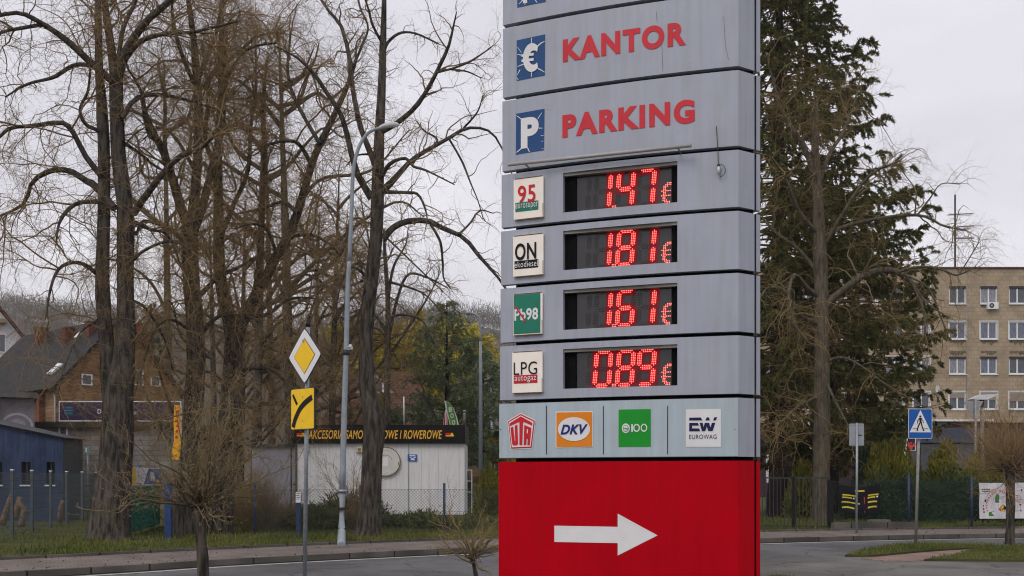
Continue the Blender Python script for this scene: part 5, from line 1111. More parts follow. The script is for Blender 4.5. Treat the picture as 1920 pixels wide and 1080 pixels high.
b = MB(); b.tube([fr(kx(869), kz(797), -1), fr(kx(869), kz(774), -1)], .055, 10); fl_ = b.build('flue', mat('brown_flue', (.12, .09, .08), .6, .2, 6), ki); b = MB(); b.tube([fr(kx(869), kz(775), -1), fr(kx(869), kz(771), -1)], .05, 10); b.tube([fr(kx(869), kz(769), -1), fr(kx(869), kz(766.5), -1)], [.09, .06], 10); b.build('cowl', m_steel, fl_)
tube_obj('aerial_mast', [fr(kx(753), kz(797), -1), fr(kx(752.5), kz(740), -1)], .022, m_white, ki, 6)
b = MB(); b.fbox(fr, kx(470), kx(553), .02, kz(838), -2.6, -.2); gs = b.build('side_shed', mat('lavender_grey_sheet', (.25, .255, .30), .55, .1, 1.2, streak=.15), ki)
b = MB(); b.fbox(fr, kx(455), kx(555), kz(838), kz(833), -2.8, -.1); b.build('side_roof', m_dsteel, gs); b = MB(); b.fbox(fr, kx(543), kx(545), .1, kz(840), -.198, -.19); b.fbox(fr, kx(548), kx(552), kz(909), kz(907), -.198, -.16); b.build('latch', m_black, gs)
b = MB(); b.fbox(fr, kx(554), kx(557.5), .02, kz(834), -.1, .04); b.build('corner_post', mat('olive_post', (.10, .09, .06), .7, .2, 9), ki)
# white rack and boards beside the kiosk
rk = thing('white_rack', 'white metal rack frame at the right end of the kiosk', 'rack', [kx(878), D + .2, 0]); b = MB()
for x in (873, 883.5): b.fbox(fr, kx(x) - .02, kx(x) + .02, 0, kz(880), -.62, -.58)
for y in (881, 902, 923): b.fbox(fr, kx(873) + .021, kx(883.5) - .021, kz(y) - .02, kz(y) + .02, -.615, -.585)
b.build('frame', m_white, rk)
m_ply = mat('weathered_plywood', (.24, .17, .095), .8, .3, 2, stretch=(1, 1, 4)); DP = 46.
for i, (pts, lb) in enumerate((([(876, 876), (893, 872), (901, 890), (880, 900)], 'tilted brown board behind the white rack'), ([(893, 876), (908, 884), (914, 905), (897, 902)], 'tan board leaning right, between the rack and the totem'), ([(884, 898), (899, 890), (905, 926), (884, 926)], 'lowest brown board behind the rack'))):
    b = MB(); f_ = frame([0, DP + i * .3, 0]); q = [((x - 960) / FPX * DP, EYE + (HY - y) / FPX * DP) for x, y in pts]; b.fpoly(f_, q, 0, .06); tag(b.build('wooden_board', m_ply), lb, 'board', 'boards stacked beside the kiosk')
bush('dark_bush', 'dark green bush between the kiosk rack and the totem', 'shrub', [kx(922, 36), 36, .05], [.65, .6, 1.7], 8000, m_thuja, .8, (.1, .22), .045, 20, None, False, 6, .4)
# yellow shop building
D2 = 60; fr2 = frame([0, D2, 0]); x2 = lambda x: (x - 960) / FPX * D2; z2 = lambda y: EYE + (HY - y) / FPX * D2
yb = thing('yellow_building', 'low yellow and grey shop building behind the kiosk', 'building', [x2(930), D2 + 3, 0])
b = MB(); b.fbox(fr2, x2(884.5), x2(1030), z2(866), z2(811.5), -5, 0); b.build('yellow_wall', mat('yellow_render', (.68, .50, .04), .7, .08, 1), yb)
b = MB(); b.fbox(fr2, x2(884.5), x2(1030), z2(872), z2(866), -5, .02); b.build('red_band', mat('red_render', (.52, .10, .06), .7, .1, 1), yb)
b = MB(); b.fbox(fr2, x2(884.5), x2(1030), 0, z2(872), -5, .01); b.build('plinth', mat('pale_plinth', (.30, .30, .31), .8, .1, 1), yb)
b = MB(); b.fbox(fr2, x2(864), x2(884.5), 0, z2(811.5), -5, .005); b.build('grey_wall', mat('grey_render', (.145, .155, .18), .7, .1, 1), yb)
b = MB(); b.fbox(fr2, x2(862), x2(1031), z2(811.5), z2(808.5), -5.1, .12); b.build('roof_edge', m_dsteel, yb)
# feather flags
def feather(nm, label, D, pts, m, border, extra=None):
    r = thing(nm, label, 'flag', [*gx(pts[-1][0], D), 0]); f_ = frame([0, D, 0]); q = [((x - 960) / FPX * D, EYE + (HY - y) / FPX * D) for x, y in pts]; c_ = np.mean(q, 0)
    b = MB(); b.fpoly(f_, q, -.006, .006); cl = b.build('cloth', border, r); b = MB(); b.fpoly(f_, [tuple(c_ + (np.array(p) - c_) * [.80, .95]) for p in q], .009); b.build('print', m, cl)
    x, y = q[-1]; tube_obj('pole', [f_(x, 0, -.03), f_(x, y, -.03)], .025, m_white, r, 6); return r, cl, f_
D = 52; m_fg = mat('green_flag_print', (.015, .16, .04), .6, .3, 1.1, col2=(.20, .42, .04))
r, cl, f_ = feather('feather_flag', 'green feather flag with white letters behind the kiosk', D, [(833, 751), (843, 755), (851, 767), (857, 783), (862, 806), (864, 830), (850, 830), (842, 790), (836, 768)], m_fg, m_white)
for ch_, x, y, dx in (('B', 844.5, 768, 6), ('O', 847.5, 779.5, 6), ('O', 850.5, 792, 6), ('D', 853, 805, 6)):
    b = MB(); q = lambda a, c, o: f_(a, c, .012 + o); b.text(ch_, q, ((x - dx / 2 - 960) / FPX * D, (x + dx / 2 - 960) / FPX * D, EYE + (HY - y - 4.5) / FPX * D, EYE + (HY - y + 4.5) / FPX * D), .03, .0, .002); b.build('letter', m_film, cl)
feather('feather_flag', 'small red feather flag left of the green one', D + .6, [(831.5, 790), (833, 775), (836, 767), (839, 768), (839.5, 790), (839.5, 830), (831.5, 830)], m_redf, m_white)
r, cl, f_ = feather('feather_flag', 'dark flag with a red muscular arm emblem, behind the thujas', 58, [(1703, 806), (1718, 812), (1717, 845), (1697, 845)], mat('dark_flag', (.02, .018, .03), .6, .2, 4), m_white)
b = MB(); D = 58
for pl_ in ([(1700, 830), (1704, 829), (1706, 834), (1711, 834), (1713, 831), (1717, 832), (1716, 837), (1711, 838), (1710, 844), (1705, 844), (1704, 838), (1700, 835)], disc(2, 8, 1708, 831)): b.fpoly(f_, [((x - 960) / FPX * D, EYE + (HY - y) / FPX * D) for x, y in pl_], .012)
b.build('emblem', mat('flag_red', (.70, .06, .05), .6, .1, 6), cl)

# ------------------------------------------------------------------ houses on the left
m_slate = brickmat('slate_roof', (.016, .016, .019), (.034, .033, .036), (.008, .008, .010), (-.749, .664, 0), (0, 0, 1), .35, .17, .01, .6, .5, .3)
m_brick = brickmat('orange_brick', (.19, .085, .036), (.48, .25, .115), (.22, .16, .11), (.664, .749, 0), (0, 0, 1), .25, .085, .012, .9, .4, .5)
m_redbrick = brickmat('red_brick', (.17, .05, .03), (.22, .07, .045), (.1, .07, .06), (1, 0, 0), (0, 0, 1), .25, .085, .012, .9, .4, .4)
C0 = np.array([-24.8, 58, 0]); GW, HL, EZ, RZ = 7.5, 12., 6.65, 10.66; GA = math.atan2(.749, .664)
bh = thing('brick_house', 'orange brick house with a dark slate roof', 'house', C0)
fg = frame(C0, GA); e_ = np.array([-.749, .664, 0]); g_ = np.array([.664, .749, 0])
b = MB(); b.fpoly(fg, [(0, 0), (GW, 0), (GW, EZ), (GW / 2, RZ - .1), (0, EZ)], -HL, 0); b.build('wall', m_brick, bh)
rf = MB(); sl_ = np.array([*(g_[:2] * GW / 2), RZ - EZ]); Ls = np.linalg.norm(sl_); sl_ /= Ls
for sd_ in (0, 1):
    up = sl_ if sd_ == 0 else np.array([-sl_[0], -sl_[1], sl_[2]]); o = (C0 if sd_ == 0 else C0 + g_ * GW) + np.array([0, 0, EZ]) - up * .45
    nrm = np.cross(e_, up); nrm *= np.sign(nrm[2])
    P = [o - e_ * .3, o + e_ * (HL + .3), o + e_ * (HL + .3) + up * (Ls + .45), o - e_ * .3 + up * (Ls + .45)]
    rf.hexa([p + nrm * .03 for p in P] + [p + nrm * .16 for p in P])
roof = rf.build('roof', m_slate, bh)
o_ = C0 + np.array([0, 0, EZ]); nrm = np.cross(e_, sl_); nrm *= np.sign(nrm[2])
def roofhit(x, y, lift=.16):
    d = np.array([(x - 960) / FPX, 1, (HY - y) / FPX]); o = np.array([0, 0, EYE]); t = (o_ + nrm * lift - o) @ nrm / (d @ nrm); return o + d * t
for (q, lb) in (([(89, 703), (97, 702.5), (119.5, 684), (111, 683)], 0), ([(140, 635), (145, 634.5), (155, 624.5), (150, 624.5)], 1)):
    P = [roofhit(*p) for p in q]; b = MB(); b.hexa(P + [p + nrm * .10 for p in P]); sk = b.build('skylight', m_trim, roof)
for x, yb_, yt, w_ in ((77, 640, 617, 0), (128.5, 636, 617, 1), (172, 622, 606, 0)):
    P = roofhit(x, yb_); h = EYE + (HY - yt) / FPX * (P[1]) ; b = MB(); b.box([P[0], P[1], (P[2] - .6 + h) / 2], (.62, .5, h - P[2] + .6), GA); b.box([P[0], P[1], h + .04], (.72, .6, .1), GA); b.build('chimney', m_redbrick, roof)
def gable_a(x):
    k = (x - 960) / FPX; return (C0[0] - k * C0[1]) / (k * g_[1] - g_[0])
def housewin(par, f_, a, z, w_, h, m=None):
    b = MB(); b.fbox(f_, a - w_ / 2, a + w_ / 2, z - h / 2, z - h / 2 + .07, 0, .08); b.fbox(f_, a - w_ / 2, a + w_ / 2, z + h / 2 - .07, z + h / 2, 0, .06); b.fbox(f_, a - w_ / 2, a - w_ / 2 + .07, z - h / 2 + .07, z + h / 2 - .07, 0, .06); b.fbox(f_, a + w_ / 2 - .07, a + w_ / 2, z - h / 2 + .07, z + h / 2 - .07, 0, .06)
    fr_ = b.build('window', m or m_trim, par); b = MB(); b.fbox(f_, a - w_ / 2 + .07, a + w_ / 2 - .07, z - h / 2 + .07, z + h / 2 - .07, 0, .02); b.build('pane', m_glass, fr_); return fr_
for x, y, w_, h in ((162.5, 712, .62, .62), (259.5, 708, .6, .9), (291.5, 715, .62, .6)):
    a = gable_a(x); d = C0[1] + g_[1] * a; housewin(bh, fg, a, EYE + (HY - y) / FPX * d, w_, h)
b = MB(); b.fbox(fg, .0, GW, 5.55, 5.68, .002, .05); b.build('brick_course', m_redbrick, bh)
b = MB(); p = C0 + e_ * .25 + np.array([.12, -.12, 0]); b.tube([p + [0, 0, 0], p + [0, 0, EZ - .7], p + np.array([-.1, .1, EZ - .35])], .06, 8); b.build('downpipe', m_steel, bh)
fe = frame(C0, math.atan2(-.664, .749)); b = MB(); b.fbox(fe, -1.95, -1.25, 2.5, 6.2, 0, .35); b.build('brick_pier', m_redbrick, bh)
# lower pale outbuilding and its dark roof
D3 = 50.; f3 = frame([0, D3, 0]); x3 = lambda x: (x - 960) / FPX * D3; z3 = lambda y: EYE + (HY - y) / FPX * D3
ob = thing('outbuilding', 'pale block outbuilding with a dark flat roof below the brick house', 'outbuilding', [x3(200), D3 + 2, 0])
m_block = brickmat('pale_blockwork', (.21, .20, .19), (.26, .245, .23), (.15, .14, .13), (1, 0, 0), (0, 0, 1), .5, .24, .02, .9, .3, .4)
b = MB(); b.fbox(f3, x3(62), x3(345), 0, z3(802), -4, 0); w3 = b.build('wall', m_block, ob)
b = MB(); b.fbox(f3, x3(58), x3(349), z3(802), z3(791), -4.2, .25); b.build('roof', mat('mossy_dark_roof', (.05, .042, .032), .9, .4, 2), ob)
housewin(ob, f3, x3(119), z3(808), .42, .48)
bo = thing('billboard', 'long dark purple banner with a white border on the outbuilding roof', 'billboard', [x3(220), D3 - .1, z3(791)]); b = MB(); b.fbox(f3, x3(114), x3(342), z3(790.5), z3(752.5), .15, .22); bd = b.build('border', m_film, bo)
b = MB(); b.fbox(f3, x3(115.5), x3(340.5), z3(788.5), z3(754.5), .221, .226); b.build('field', mat('purple_field', (.022, .012, .045), .5, .3, .8), bd)
q = lambda a, c, o: f3(a, c, .228 + o)
b = MB(); b.text('D', q, (x3(186.5), x3(193.5), z3(776), z3(768)), .01, 0, .002); b.text('frst', q, (x3(247), x3(260), z3(778), z3(769)), .005, 0, .002); b.build('lettering', m_film, bd)
b = MB(); b.fpoly(f3, disc((x3(142) - x3(123)) / 2, 20, x3(132.5), z3(772), (z3(762) - z3(782)) / 2), .229); em = b.build('emblem', mat('dark_teal', (.01, .05, .08), .5, .2, 4), bd)
b = MB(); [b.fpoly(f3, [(x3(125), z3(y)), (x3(140), z3(y)), (x3(140), z3(y - 1.5)), (x3(125), z3(y - 1.5))], .232) for y in (766, 771, 776)]; b.build('emblem_lines', mat('teal_lines', (.05, .17, .24), .5, .2, 4), em)
# grey building with a mural, left edge
D4 = 45.; f4_ = frame([(65 - 960) / FPX * D4, D4, 0], .44); f4 = lambda a, b_, c: f4_((a - x4(65)) * 1.1, b_, c); x4 = lambda x: (x - 960) / FPX * D4; z4 = lambda y: EYE + (HY - y) / FPX * D4
mb_ = thing('grey_building', 'low grey building with a pale painted arch, at the left edge', 'building', [x4(0), D4 + 2, 0])
b = MB(); b.fbox(f4, x4(-120), x4(65), 0, z4(748), -5, 0); w4 = b.build('wall', mat('lavender_render', (.17, .16, .185), .8, .2, 1.0), mb_); b = MB(); b.fbox(f4, x4(-122), x4(69), z4(747), z4(737), -5.3, .3); b.build('roof', mat('grey_slab', (.12, .11, .115), .8, .25, 2), mb_)
def arc(cx, cy, r0, r1, a0, a1, o=.006, k=14):
    b = MB(); t = np.radians(np.linspace(a0, a1, k + 1)); P = [[f4(x4(cx + r * math.cos(a)), z4(cy - r * math.sin(a)), o) for a in t] for r in (r0, r1)]; b.add(P[0] + P[1], [[i, i + 1, k + 2 + i, k + 1 + i] for i in range(k)]); return b
arc(38, 800, 21, 25, 0, 180).build('painted_arch', mat('pale_mural', (.36, .34, .38), .8, .1, 3), w4); arc(38, 800, 0.1, 14, 0, 180).build('painted_arch', mat('mid_mural', (.26, .25, .29), .8, .1, 3), w4)
b = MB(); b.tube([f4(x4(x), z4(y), .15) for x, y in smooth([(-8, 752), (4, 755), (9, 765), (6, 777), (-6, 783)], 12)], .07, 8); b.build('pipe', m_black, w4)
# white gabled house, far left, and small red gable
D5 = 84.; f5_ = frame([(-70 - 960) / FPX * D5, D5, 0], .43); f5 = lambda a, b_, c: f5_((a - x5(-70)) * .845, b_, c); x5 = lambda x: (x - 960) / FPX * D5; z5 = lambda y: EYE + (HY - y) / FPX * D5
m_tile = brickmat('red_brown_tiles', (.115, .052, .036), (.155, .075, .055), (.05, .03, .025), (1, 0, 0), (0, .5, .86), .3, .28, .03, .85, .6, .4)
wh = thing('white_house', 'tall white gabled house with a red brown roof edge, far left', 'house', [x5(-70), D5 + 4, 0])
b = MB(); b.fpoly(f5, [(x5(-198), 0), (x5(58), 0), (x5(58), z5(637)), (x5(-70), z5(500)), (x5(-198), z5(637))], -9, 0); b.build('wall', mat('white_render', (.58, .57, .60), .8, .06, 1, streak=.08), wh)
b = MB()
for s_ in (1, -1):
    a0, a1 = (x5(-70), x5(-70) + s_ * (x5(66) - x5(-70))); b.hexa([f5(a0, z5(496) , .35), f5(a1, z5(644), .35), f5(a1, z5(644), -9.3), f5(a0, z5(496), -9.3), f5(a0, z5(488), .35), f5(a1, z5(636), .35), f5(a1, z5(636), -9.3), f5(a0, z5(488), -9.3)])
b.build('roof', m_tile, wh); b = MB(); b.fbox(f5, x5(-8), x5(16), z5(604), z5(596), 0, 1.0); b.build('awning', mat('tan_awning', (.26, .19, .13), .8, .2, 3), wh); housewin(wh, f5, x5(2), z5(640), 1.2, 1.5); b = MB(); b.fbox(f5, x5(38), x5(50), z5(690), z5(664), .0, 1.0); b.build('chimney', mat('grey_render2', (.20, .19, .17), .9, .2, 3), wh)
D6 = 92.; f6_ = frame([(262 - 960) / FPX * D6, D6, 0], .34); f6 = lambda a, b_, c: f6_((a - x6(262)) * .9, b_, c); x6 = lambda x: (x - 960) / FPX * D6; z6 = lambda y: EYE + (HY - y) / FPX * D6
rh = thing('red_house', 'small red gabled house with white bargeboards behind the twin-stemmed lime', 'house', [x6(262), D6 + 3, 0])
b = MB(); b.fpoly(f6, [(x6(244), 0), (x6(280), 0), (x6(280), z6(622)), (x6(262), z6(598)), (x6(244), z6(622))], -7, 0); b.build('wall', mat('red_render2', (.32, .055, .055), .8, .1, 1), rh)
for s_ in (1, -1): b = MB(); a1 = x6(262) + s_ * (x6(282) - x6(262)); b.hexa([f6(x6(262), z6(598), .3), f6(a1, z6(625), .3), f6(a1, z6(625), 0), f6(x6(262), z6(598), 0), f6(x6(262), z6(594), .3), f6(a1, z6(621), .3), f6(a1, z6(621), 0), f6(x6(262), z6(594), 0)]); b.build('bargeboard', m_trim, rh)
b = MB()
for s_ in (1, -1): a1 = x6(262) + s_ * (x6(282) - x6(262)); b.hexa([f6(x6(262), z6(597), -.01), f6(a1, z6(624), -.01), f6(a1, z6(624), -7.3), f6(x6(262), z6(597), -7.3), f6(x6(262), z6(591), -.01), f6(a1, z6(618), -.01), f6(a1, z6(618), -7.3), f6(x6(262), z6(591), -7.3)])
b.build('roof', mat('tan_roof', (.20, .12, .08), .9, .2, 2), rh)
# brown-roofed house with a white gabled dormer
D7 = 74.; f7 = frame([0, D7, 0]); x7 = lambda x: (x - 960) / FPX * D7; z7 = lambda y: EYE + (HY - y) / FPX * D7
dh = thing('roofed_house', 'house with a red brown tiled roof and a white glazed gable, behind the kiosk', 'house', [x7(710), D7 + 4, 0])
b = MB(); b.fbox(f7, x7(600), x7(812), 0, z7(806), -9, 0); b.build('wall', mat('cream_render', (.42, .38, .31), .8, .1, 1), dh)
b = MB(); xa, xb = x7(592), x7(820); rz_ = z7(704) + .5
b.hexa([f7(xa, z7(812), .5), f7(xb, z7(812), .5), f7(x7(770), rz_, -4.5), f7(x7(640), rz_, -4.5), f7(xa, z7(808), .5), f7(xb, z7(808), .5), f7(x7(770), rz_ + .2, -4.5), f7(x7(640), rz_ + .2, -4.5)])
b.hexa([f7(xa, z7(812), -9.5), f7(xb, z7(812), -9.5), f7(x7(770), rz_, -4.55), f7(x7(640), rz_, -4.55), f7(xa, z7(808), -9.5), f7(xb, z7(808), -9.5), f7(x7(770), rz_ + .2, -4.55), f7(x7(640), rz_ + .2, -4.55)])
rf7 = b.build('roof', m_tile, dh)
gd = lambda a, c, o: f7(a, c, o - 2.6); Dg = D7 + 2.6; xg = lambda x: (x - 960) / FPX * Dg; zg = lambda y: EYE + (HY - y) / FPX * Dg
b = MB(); b.fpoly(gd, [(xg(664), zg(738)), (xg(742), zg(738)), (xg(702), zg(696))], -3, 0); b.build('dormer', m_trim, dh)
b = MB(); b.fpoly(gd, [(xg(702), zg(734)), (xg(716), zg(734)), (xg(716), zg(717)), (xg(703), zg(705))], .01, .04); b.fpoly(gd, [(xg(686), zg(734)), (xg(699.5), zg(734)), (xg(699.5), zg(705)), (xg(686), zg(719))], .01, .04); b.build('dormer_glass', m_glass, dh)
for s_ in (1, -1): b = MB(); a1 = xg(702) + s_ * (xg(745) - xg(702)); b.hexa([gd(xg(702), zg(697), .25), gd(a1, zg(742), .25), gd(a1, zg(742), -3.2), gd(xg(702), zg(697), -3.2), gd(xg(702), zg(692), .25), gd(a1, zg(737), .25), gd(a1, zg(737), -3.2), gd(xg(702), zg(692), -3.2)]); b.build('dormer_roof', m_tile, dh)
# blue shed
D8 = 37.; f8 = frame([0, D8, 0]); x8 = lambda x: (x - 960) / FPX * D8; z8 = lambda y: EYE + (HY - y) / FPX * D8
m_blue = mat('blue_render', (.040, .056, .108), .8, .22, 1.4, bump=.3, bscale=20, streak=.22)
bs_ = thing('blue_shed', 'blue rendered shed with small windows and a sloping roof', 'shed', [x8(20), D8 + 2, 0])
A0, A1 = x8(-150), x8(118); zt = lambda a: z8(822) + (z8(797) - z8(822)) * (A1 - a) / (A1 - x8(0))
wins = [(x8(-12), x8(4)), (x8(40), x8(57.5)), (x8(87), x8(102.5))]; wz0, wz1 = z8(909), z8(866)
b = MB(); cur = A0
for wa, wb in wins + [(A1, A1)]:
    b.add([f8(cur, 0, 0), f8(wa, 0, 0), f8(wa, zt(wa), 0), f8(cur, zt(cur), 0)], [[0, 1, 2, 3]])
    if wb > wa:
        b.add([f8(wa, 0, 0), f8(wb, 0, 0), f8(wb, wz0, 0), f8(wa, wz0, 0)], [[0, 1, 2, 3]]); b.add([f8(wa, wz1, 0), f8(wb, wz1, 0), f8(wb, zt(wb), 0), f8(wa, zt(wa), 0)], [[0, 1, 2, 3]])
        cs = [(wa, wz0), (wb, wz0), (wb, wz1), (wa, wz1)]
        for (p, q_), (p2, q2) in zip(cs, cs[1:] + cs[:1]): b.add([f8(p, q_, 0), f8(p2, q2, 0), f8(p2, q2, -.16), f8(p, q_, -.16)], [[0, 1, 2, 3]])
    cur = wb
b.build('wall', m_blue, bs_)
for wa, wb in wins:
    b = MB(); b.fbox(f8, wa, wb, wz0, wz1, -.2, -.12); w_ = b.build('window', mat('dark_window', (.012, .013, .018), .25, .3, 4), bs_); b = MB(); b.fbox(f8, wa - .04, wb + .04, wz0 - .05, wz0, -.11, .05); b.build('sill', m_white, w_); b = MB(); b.fbox(f8, (wa + wb) / 2 - .02, (wa + wb) / 2 + .02, wz0 + .001, wz1, -.119, -.09); b.build('mullion', m_dsteel, w_)
ux = np.array([x8(118), D8]); uy = gx(155, 40.2); b = MB()
b.add([[*ux, 0], [*uy, 0], [*uy, 1.6 + 70 / FPX * 40.2], [*ux, z8(822)]], [[0, 1, 2, 3]]); b.build('timber_side', mat('grey_timber', (.10, .105, .115), .85, .25, 3, stretch=(6, 6, .4), streak=.2), bs_)
b = MB(); b.hexa([f8(A0, zt(A0) - .02, .12), f8(A1 + .1, z8(822) - .02, .12), [uy[0] + .1, uy[1], 1.6 + 70 / FPX * 40.2], [f8(A0, 0, 0)[0], uy[1] + 1, zt(A0) - .02], f8(A0, zt(A0) + .03, .12), f8(A1 + .1, z8(822) + .03, .12), [uy[0] + .1, uy[1], 1.6 + 70 / FPX * 40.2 + .05], [f8(A0, 0, 0)[0], uy[1] + 1, zt(A0) + .03]]); b.build('roof', m_black, bs_)
m_log = mat('weathered_wood', (.17, .11, .07), .9, .35, 4, stretch=(3, 3, 3))
for i, (p, q_, d, r, lb) in enumerate((((4, 985), (22, 928), 33.5, .10, 'pale split log leaning at the foot of the blue shed, farthest left'), ((28, 972), (38, 932), 33, .11, 'thick log standing below the blue shed window'), ((34, 940), (54, 962), 32.6, .07, 'thin branch stub sloping right behind the mesh fence'), ((40, 990), (46, 955), 32.4, .10, 'short brown log on the grass behind the mesh fence'), ((112, 978), (118, 938), 35.5, .09, 'dark log propped against the corner of the blue shed'))):
    b = MB(); A_, B_ = at(*p, d), at(*q_, d); A_[2] = max(A_[2], .12); M_ = (A_ + B_) / 2 + rng.normal(0, .04, 3); b.tube(smooth([A_, M_, B_], 6), [r, r * 1.1, r, r * .95, r * .9, r * .8], 8); tag(b.build('log', m_log), lb, 'log', 'logs by the blue shed')
# small green notice and yellow flag
D = 41; gn = thing('notice_sign', 'small turquoise notice sign beside the big lime trunk', 'sign', [*gx(164.5, D), .1]); tube_obj('pole', [[*gx(164.5, D), 0], at(164.5, 850, D)], .025, m_steel, gn, 6)
f_ = frame([0, D - .04, 0]); b = MB(); b.fbox(f_, gx(160, D)[0], gx(169, D)[0], EYE + (HY - 850) / FPX * D, EYE + (HY - 838) / FPX * D, 0, .02); pl = b.build('plate', mat('turquoise_plate', (.10, .33, .30), .5, .1, 6), gn); b = MB(); b.fbox(f_, gx(161.5, D)[0], gx(164, D)[0], EYE + (HY - 848) / FPX * D, EYE + (HY - 840) / FPX * D, .021, .026); b.build('symbol', m_white, pl)
D = 34; yf = thing('banner_flag', 'tall narrow orange yellow flag behind the budding small tree', 'flag', [*gx(340, D), .1]); tube_obj('pole', [[*gx(340, D), 0], at(340, 757, D)], .02, m_steel, yf, 6)
f_ = frame([0, D, 0]); b = MB(); zs = np.linspace(EYE + (HY - 862) / FPX * D, EYE + (HY - 759) / FPX * D, 13); m_yf = mat('orange_yellow_cloth', (.72, .28, .01), .6, .2, 5, col2=(.85, .47, .02))
for o in (0, .008): b.add([f_((x - 960) / FPX * D + .015 * math.sin(z * 5), z, o + .03 * math.sin(z * 3)) for z in zs for x in (326 - (z < zs[4]) * 2, 339)], [[2 * i, 2 * i + 1, 2 * i + 3, 2 * i + 2] for i in range(12)], True)
cl = b.build('cloth', m_yf, yf); b = MB(); [b.fpoly(f_, [(gx(x, D)[0], EYE + (HY - y) / FPX * D), (gx(x + 4, D)[0], EYE + (HY - y) / FPX * D), (gx(x + 5, D)[0], EYE + (HY - y + 5) / FPX * D), (gx(x + 1, D)[0], EYE + (HY - y + 5) / FPX * D)], .05) for x, y in ((330, 775), (331, 783), (329, 792), (331, 801), (330, 811), (329, 822))]; b.build('print', m_redf, cl)

# ------------------------------------------------------------------ apartment block on the right
D9 = 82.; f9 = frame([0, D9, 0]); x9 = lambda x: (x - 960) / FPX * D9; z9 = lambda y: EYE + (HY - y) / FPX * D9
ap = thing('apartment_block', 'beige four-storey apartment block over a dark shop front', 'apartment block', [x9(1760), D9 + 6, 0])
m_ap = brickmat('beige_cladding', (.365, .285, .20), (.42, .333, .24), (.31, .238, .165), (1, 0, 0), (0, 0, 1), .42, .30, .02, .9, .2, .22)
cols = [x9(x) for x in (1453, 1512, 1570, 1628, 1678, 1728, 1795.5, 1854, 1908, 1967, 2026)]
rows = [(536.5, 569.5), (603, 636), (668.5, 701.5), (734.5, 767.5)]
WW = .66
us = [x9(1400)]; [us.extend((c - WW, c + WW)) for c in cols]; us.append(x9(2080)); vs = [z9(792)]; [vs.extend((z9(b_), z9(a))) for a, b_ in rows[::-1]]; vs.append(z9(503.5))
b = MB(); RV = -.16
for i, (a0, a1) in enumerate(zip(us, us[1:])):
    for j, (z0, z1) in enumerate(zip(vs, vs[1:])):
        if i % 2 and j % 2:
            cs = [(a0, z0), (a1, z0), (a1, z1), (a0, z1)]
            for (p, q_), (p2, q2) in zip(cs, cs[1:] + cs[:1]): b.add([f9(p, q_, 0), f9(p2, q2, 0), f9(p2, q2, RV), f9(p, q_, RV)], [[0, 1, 2, 3]])
        else: b.add([f9(a0, z0, 0), f9(a1, z0, 0), f9(a1, z1, 0), f9(a0, z1, 0)], [[0, 1, 2, 3]])
b.fbox(f9, us[0], us[-1], vs[0], vs[-1] - .01, -11, -.5); wl = b.build('wall', m_ap, ap)
b = MB(); b.fbox(f9, us[0] - .1, us[-1] + .1, z9(503.4), z9(501), -11.1, .14); b.build('roof_edge', mat('roof_edge_brown', (.10, .06, .05), .7, .2, 3), ap)
hw9 = vs[2] - vs[1]
def mkwin(style):
    b = MB(); o = np.array([0., 0., 0.]); F0 = frame([0, D9, 0]); w_ = WW - .01; h = hw9 - .02; t = .085
    zs0 = .01; top = h
    b.fbox(F0, -w_, w_, zs0, zs0 + t, RV + .01, RV + .09); b.fbox(F0, -w_, w_, top - t, top, RV + .01, RV + .09)
    for x in (-w_, w_ - t): b.fbox(F0, x, x + t, zs0 + t, top - t, RV + .01, RV + .09)
    b.fbox(F0, -t * .6, t * .6, zs0 + t, top - t, RV + .012, RV + .10)
    r = b.build('window', m_trim, ap); r.location = Vector((0, D9, 0)) - wloc(ap); me = r.data
    for v in me.vertices: v.co += Vector(wloc(ap)) - Vector((0, D9, 0))
    return r
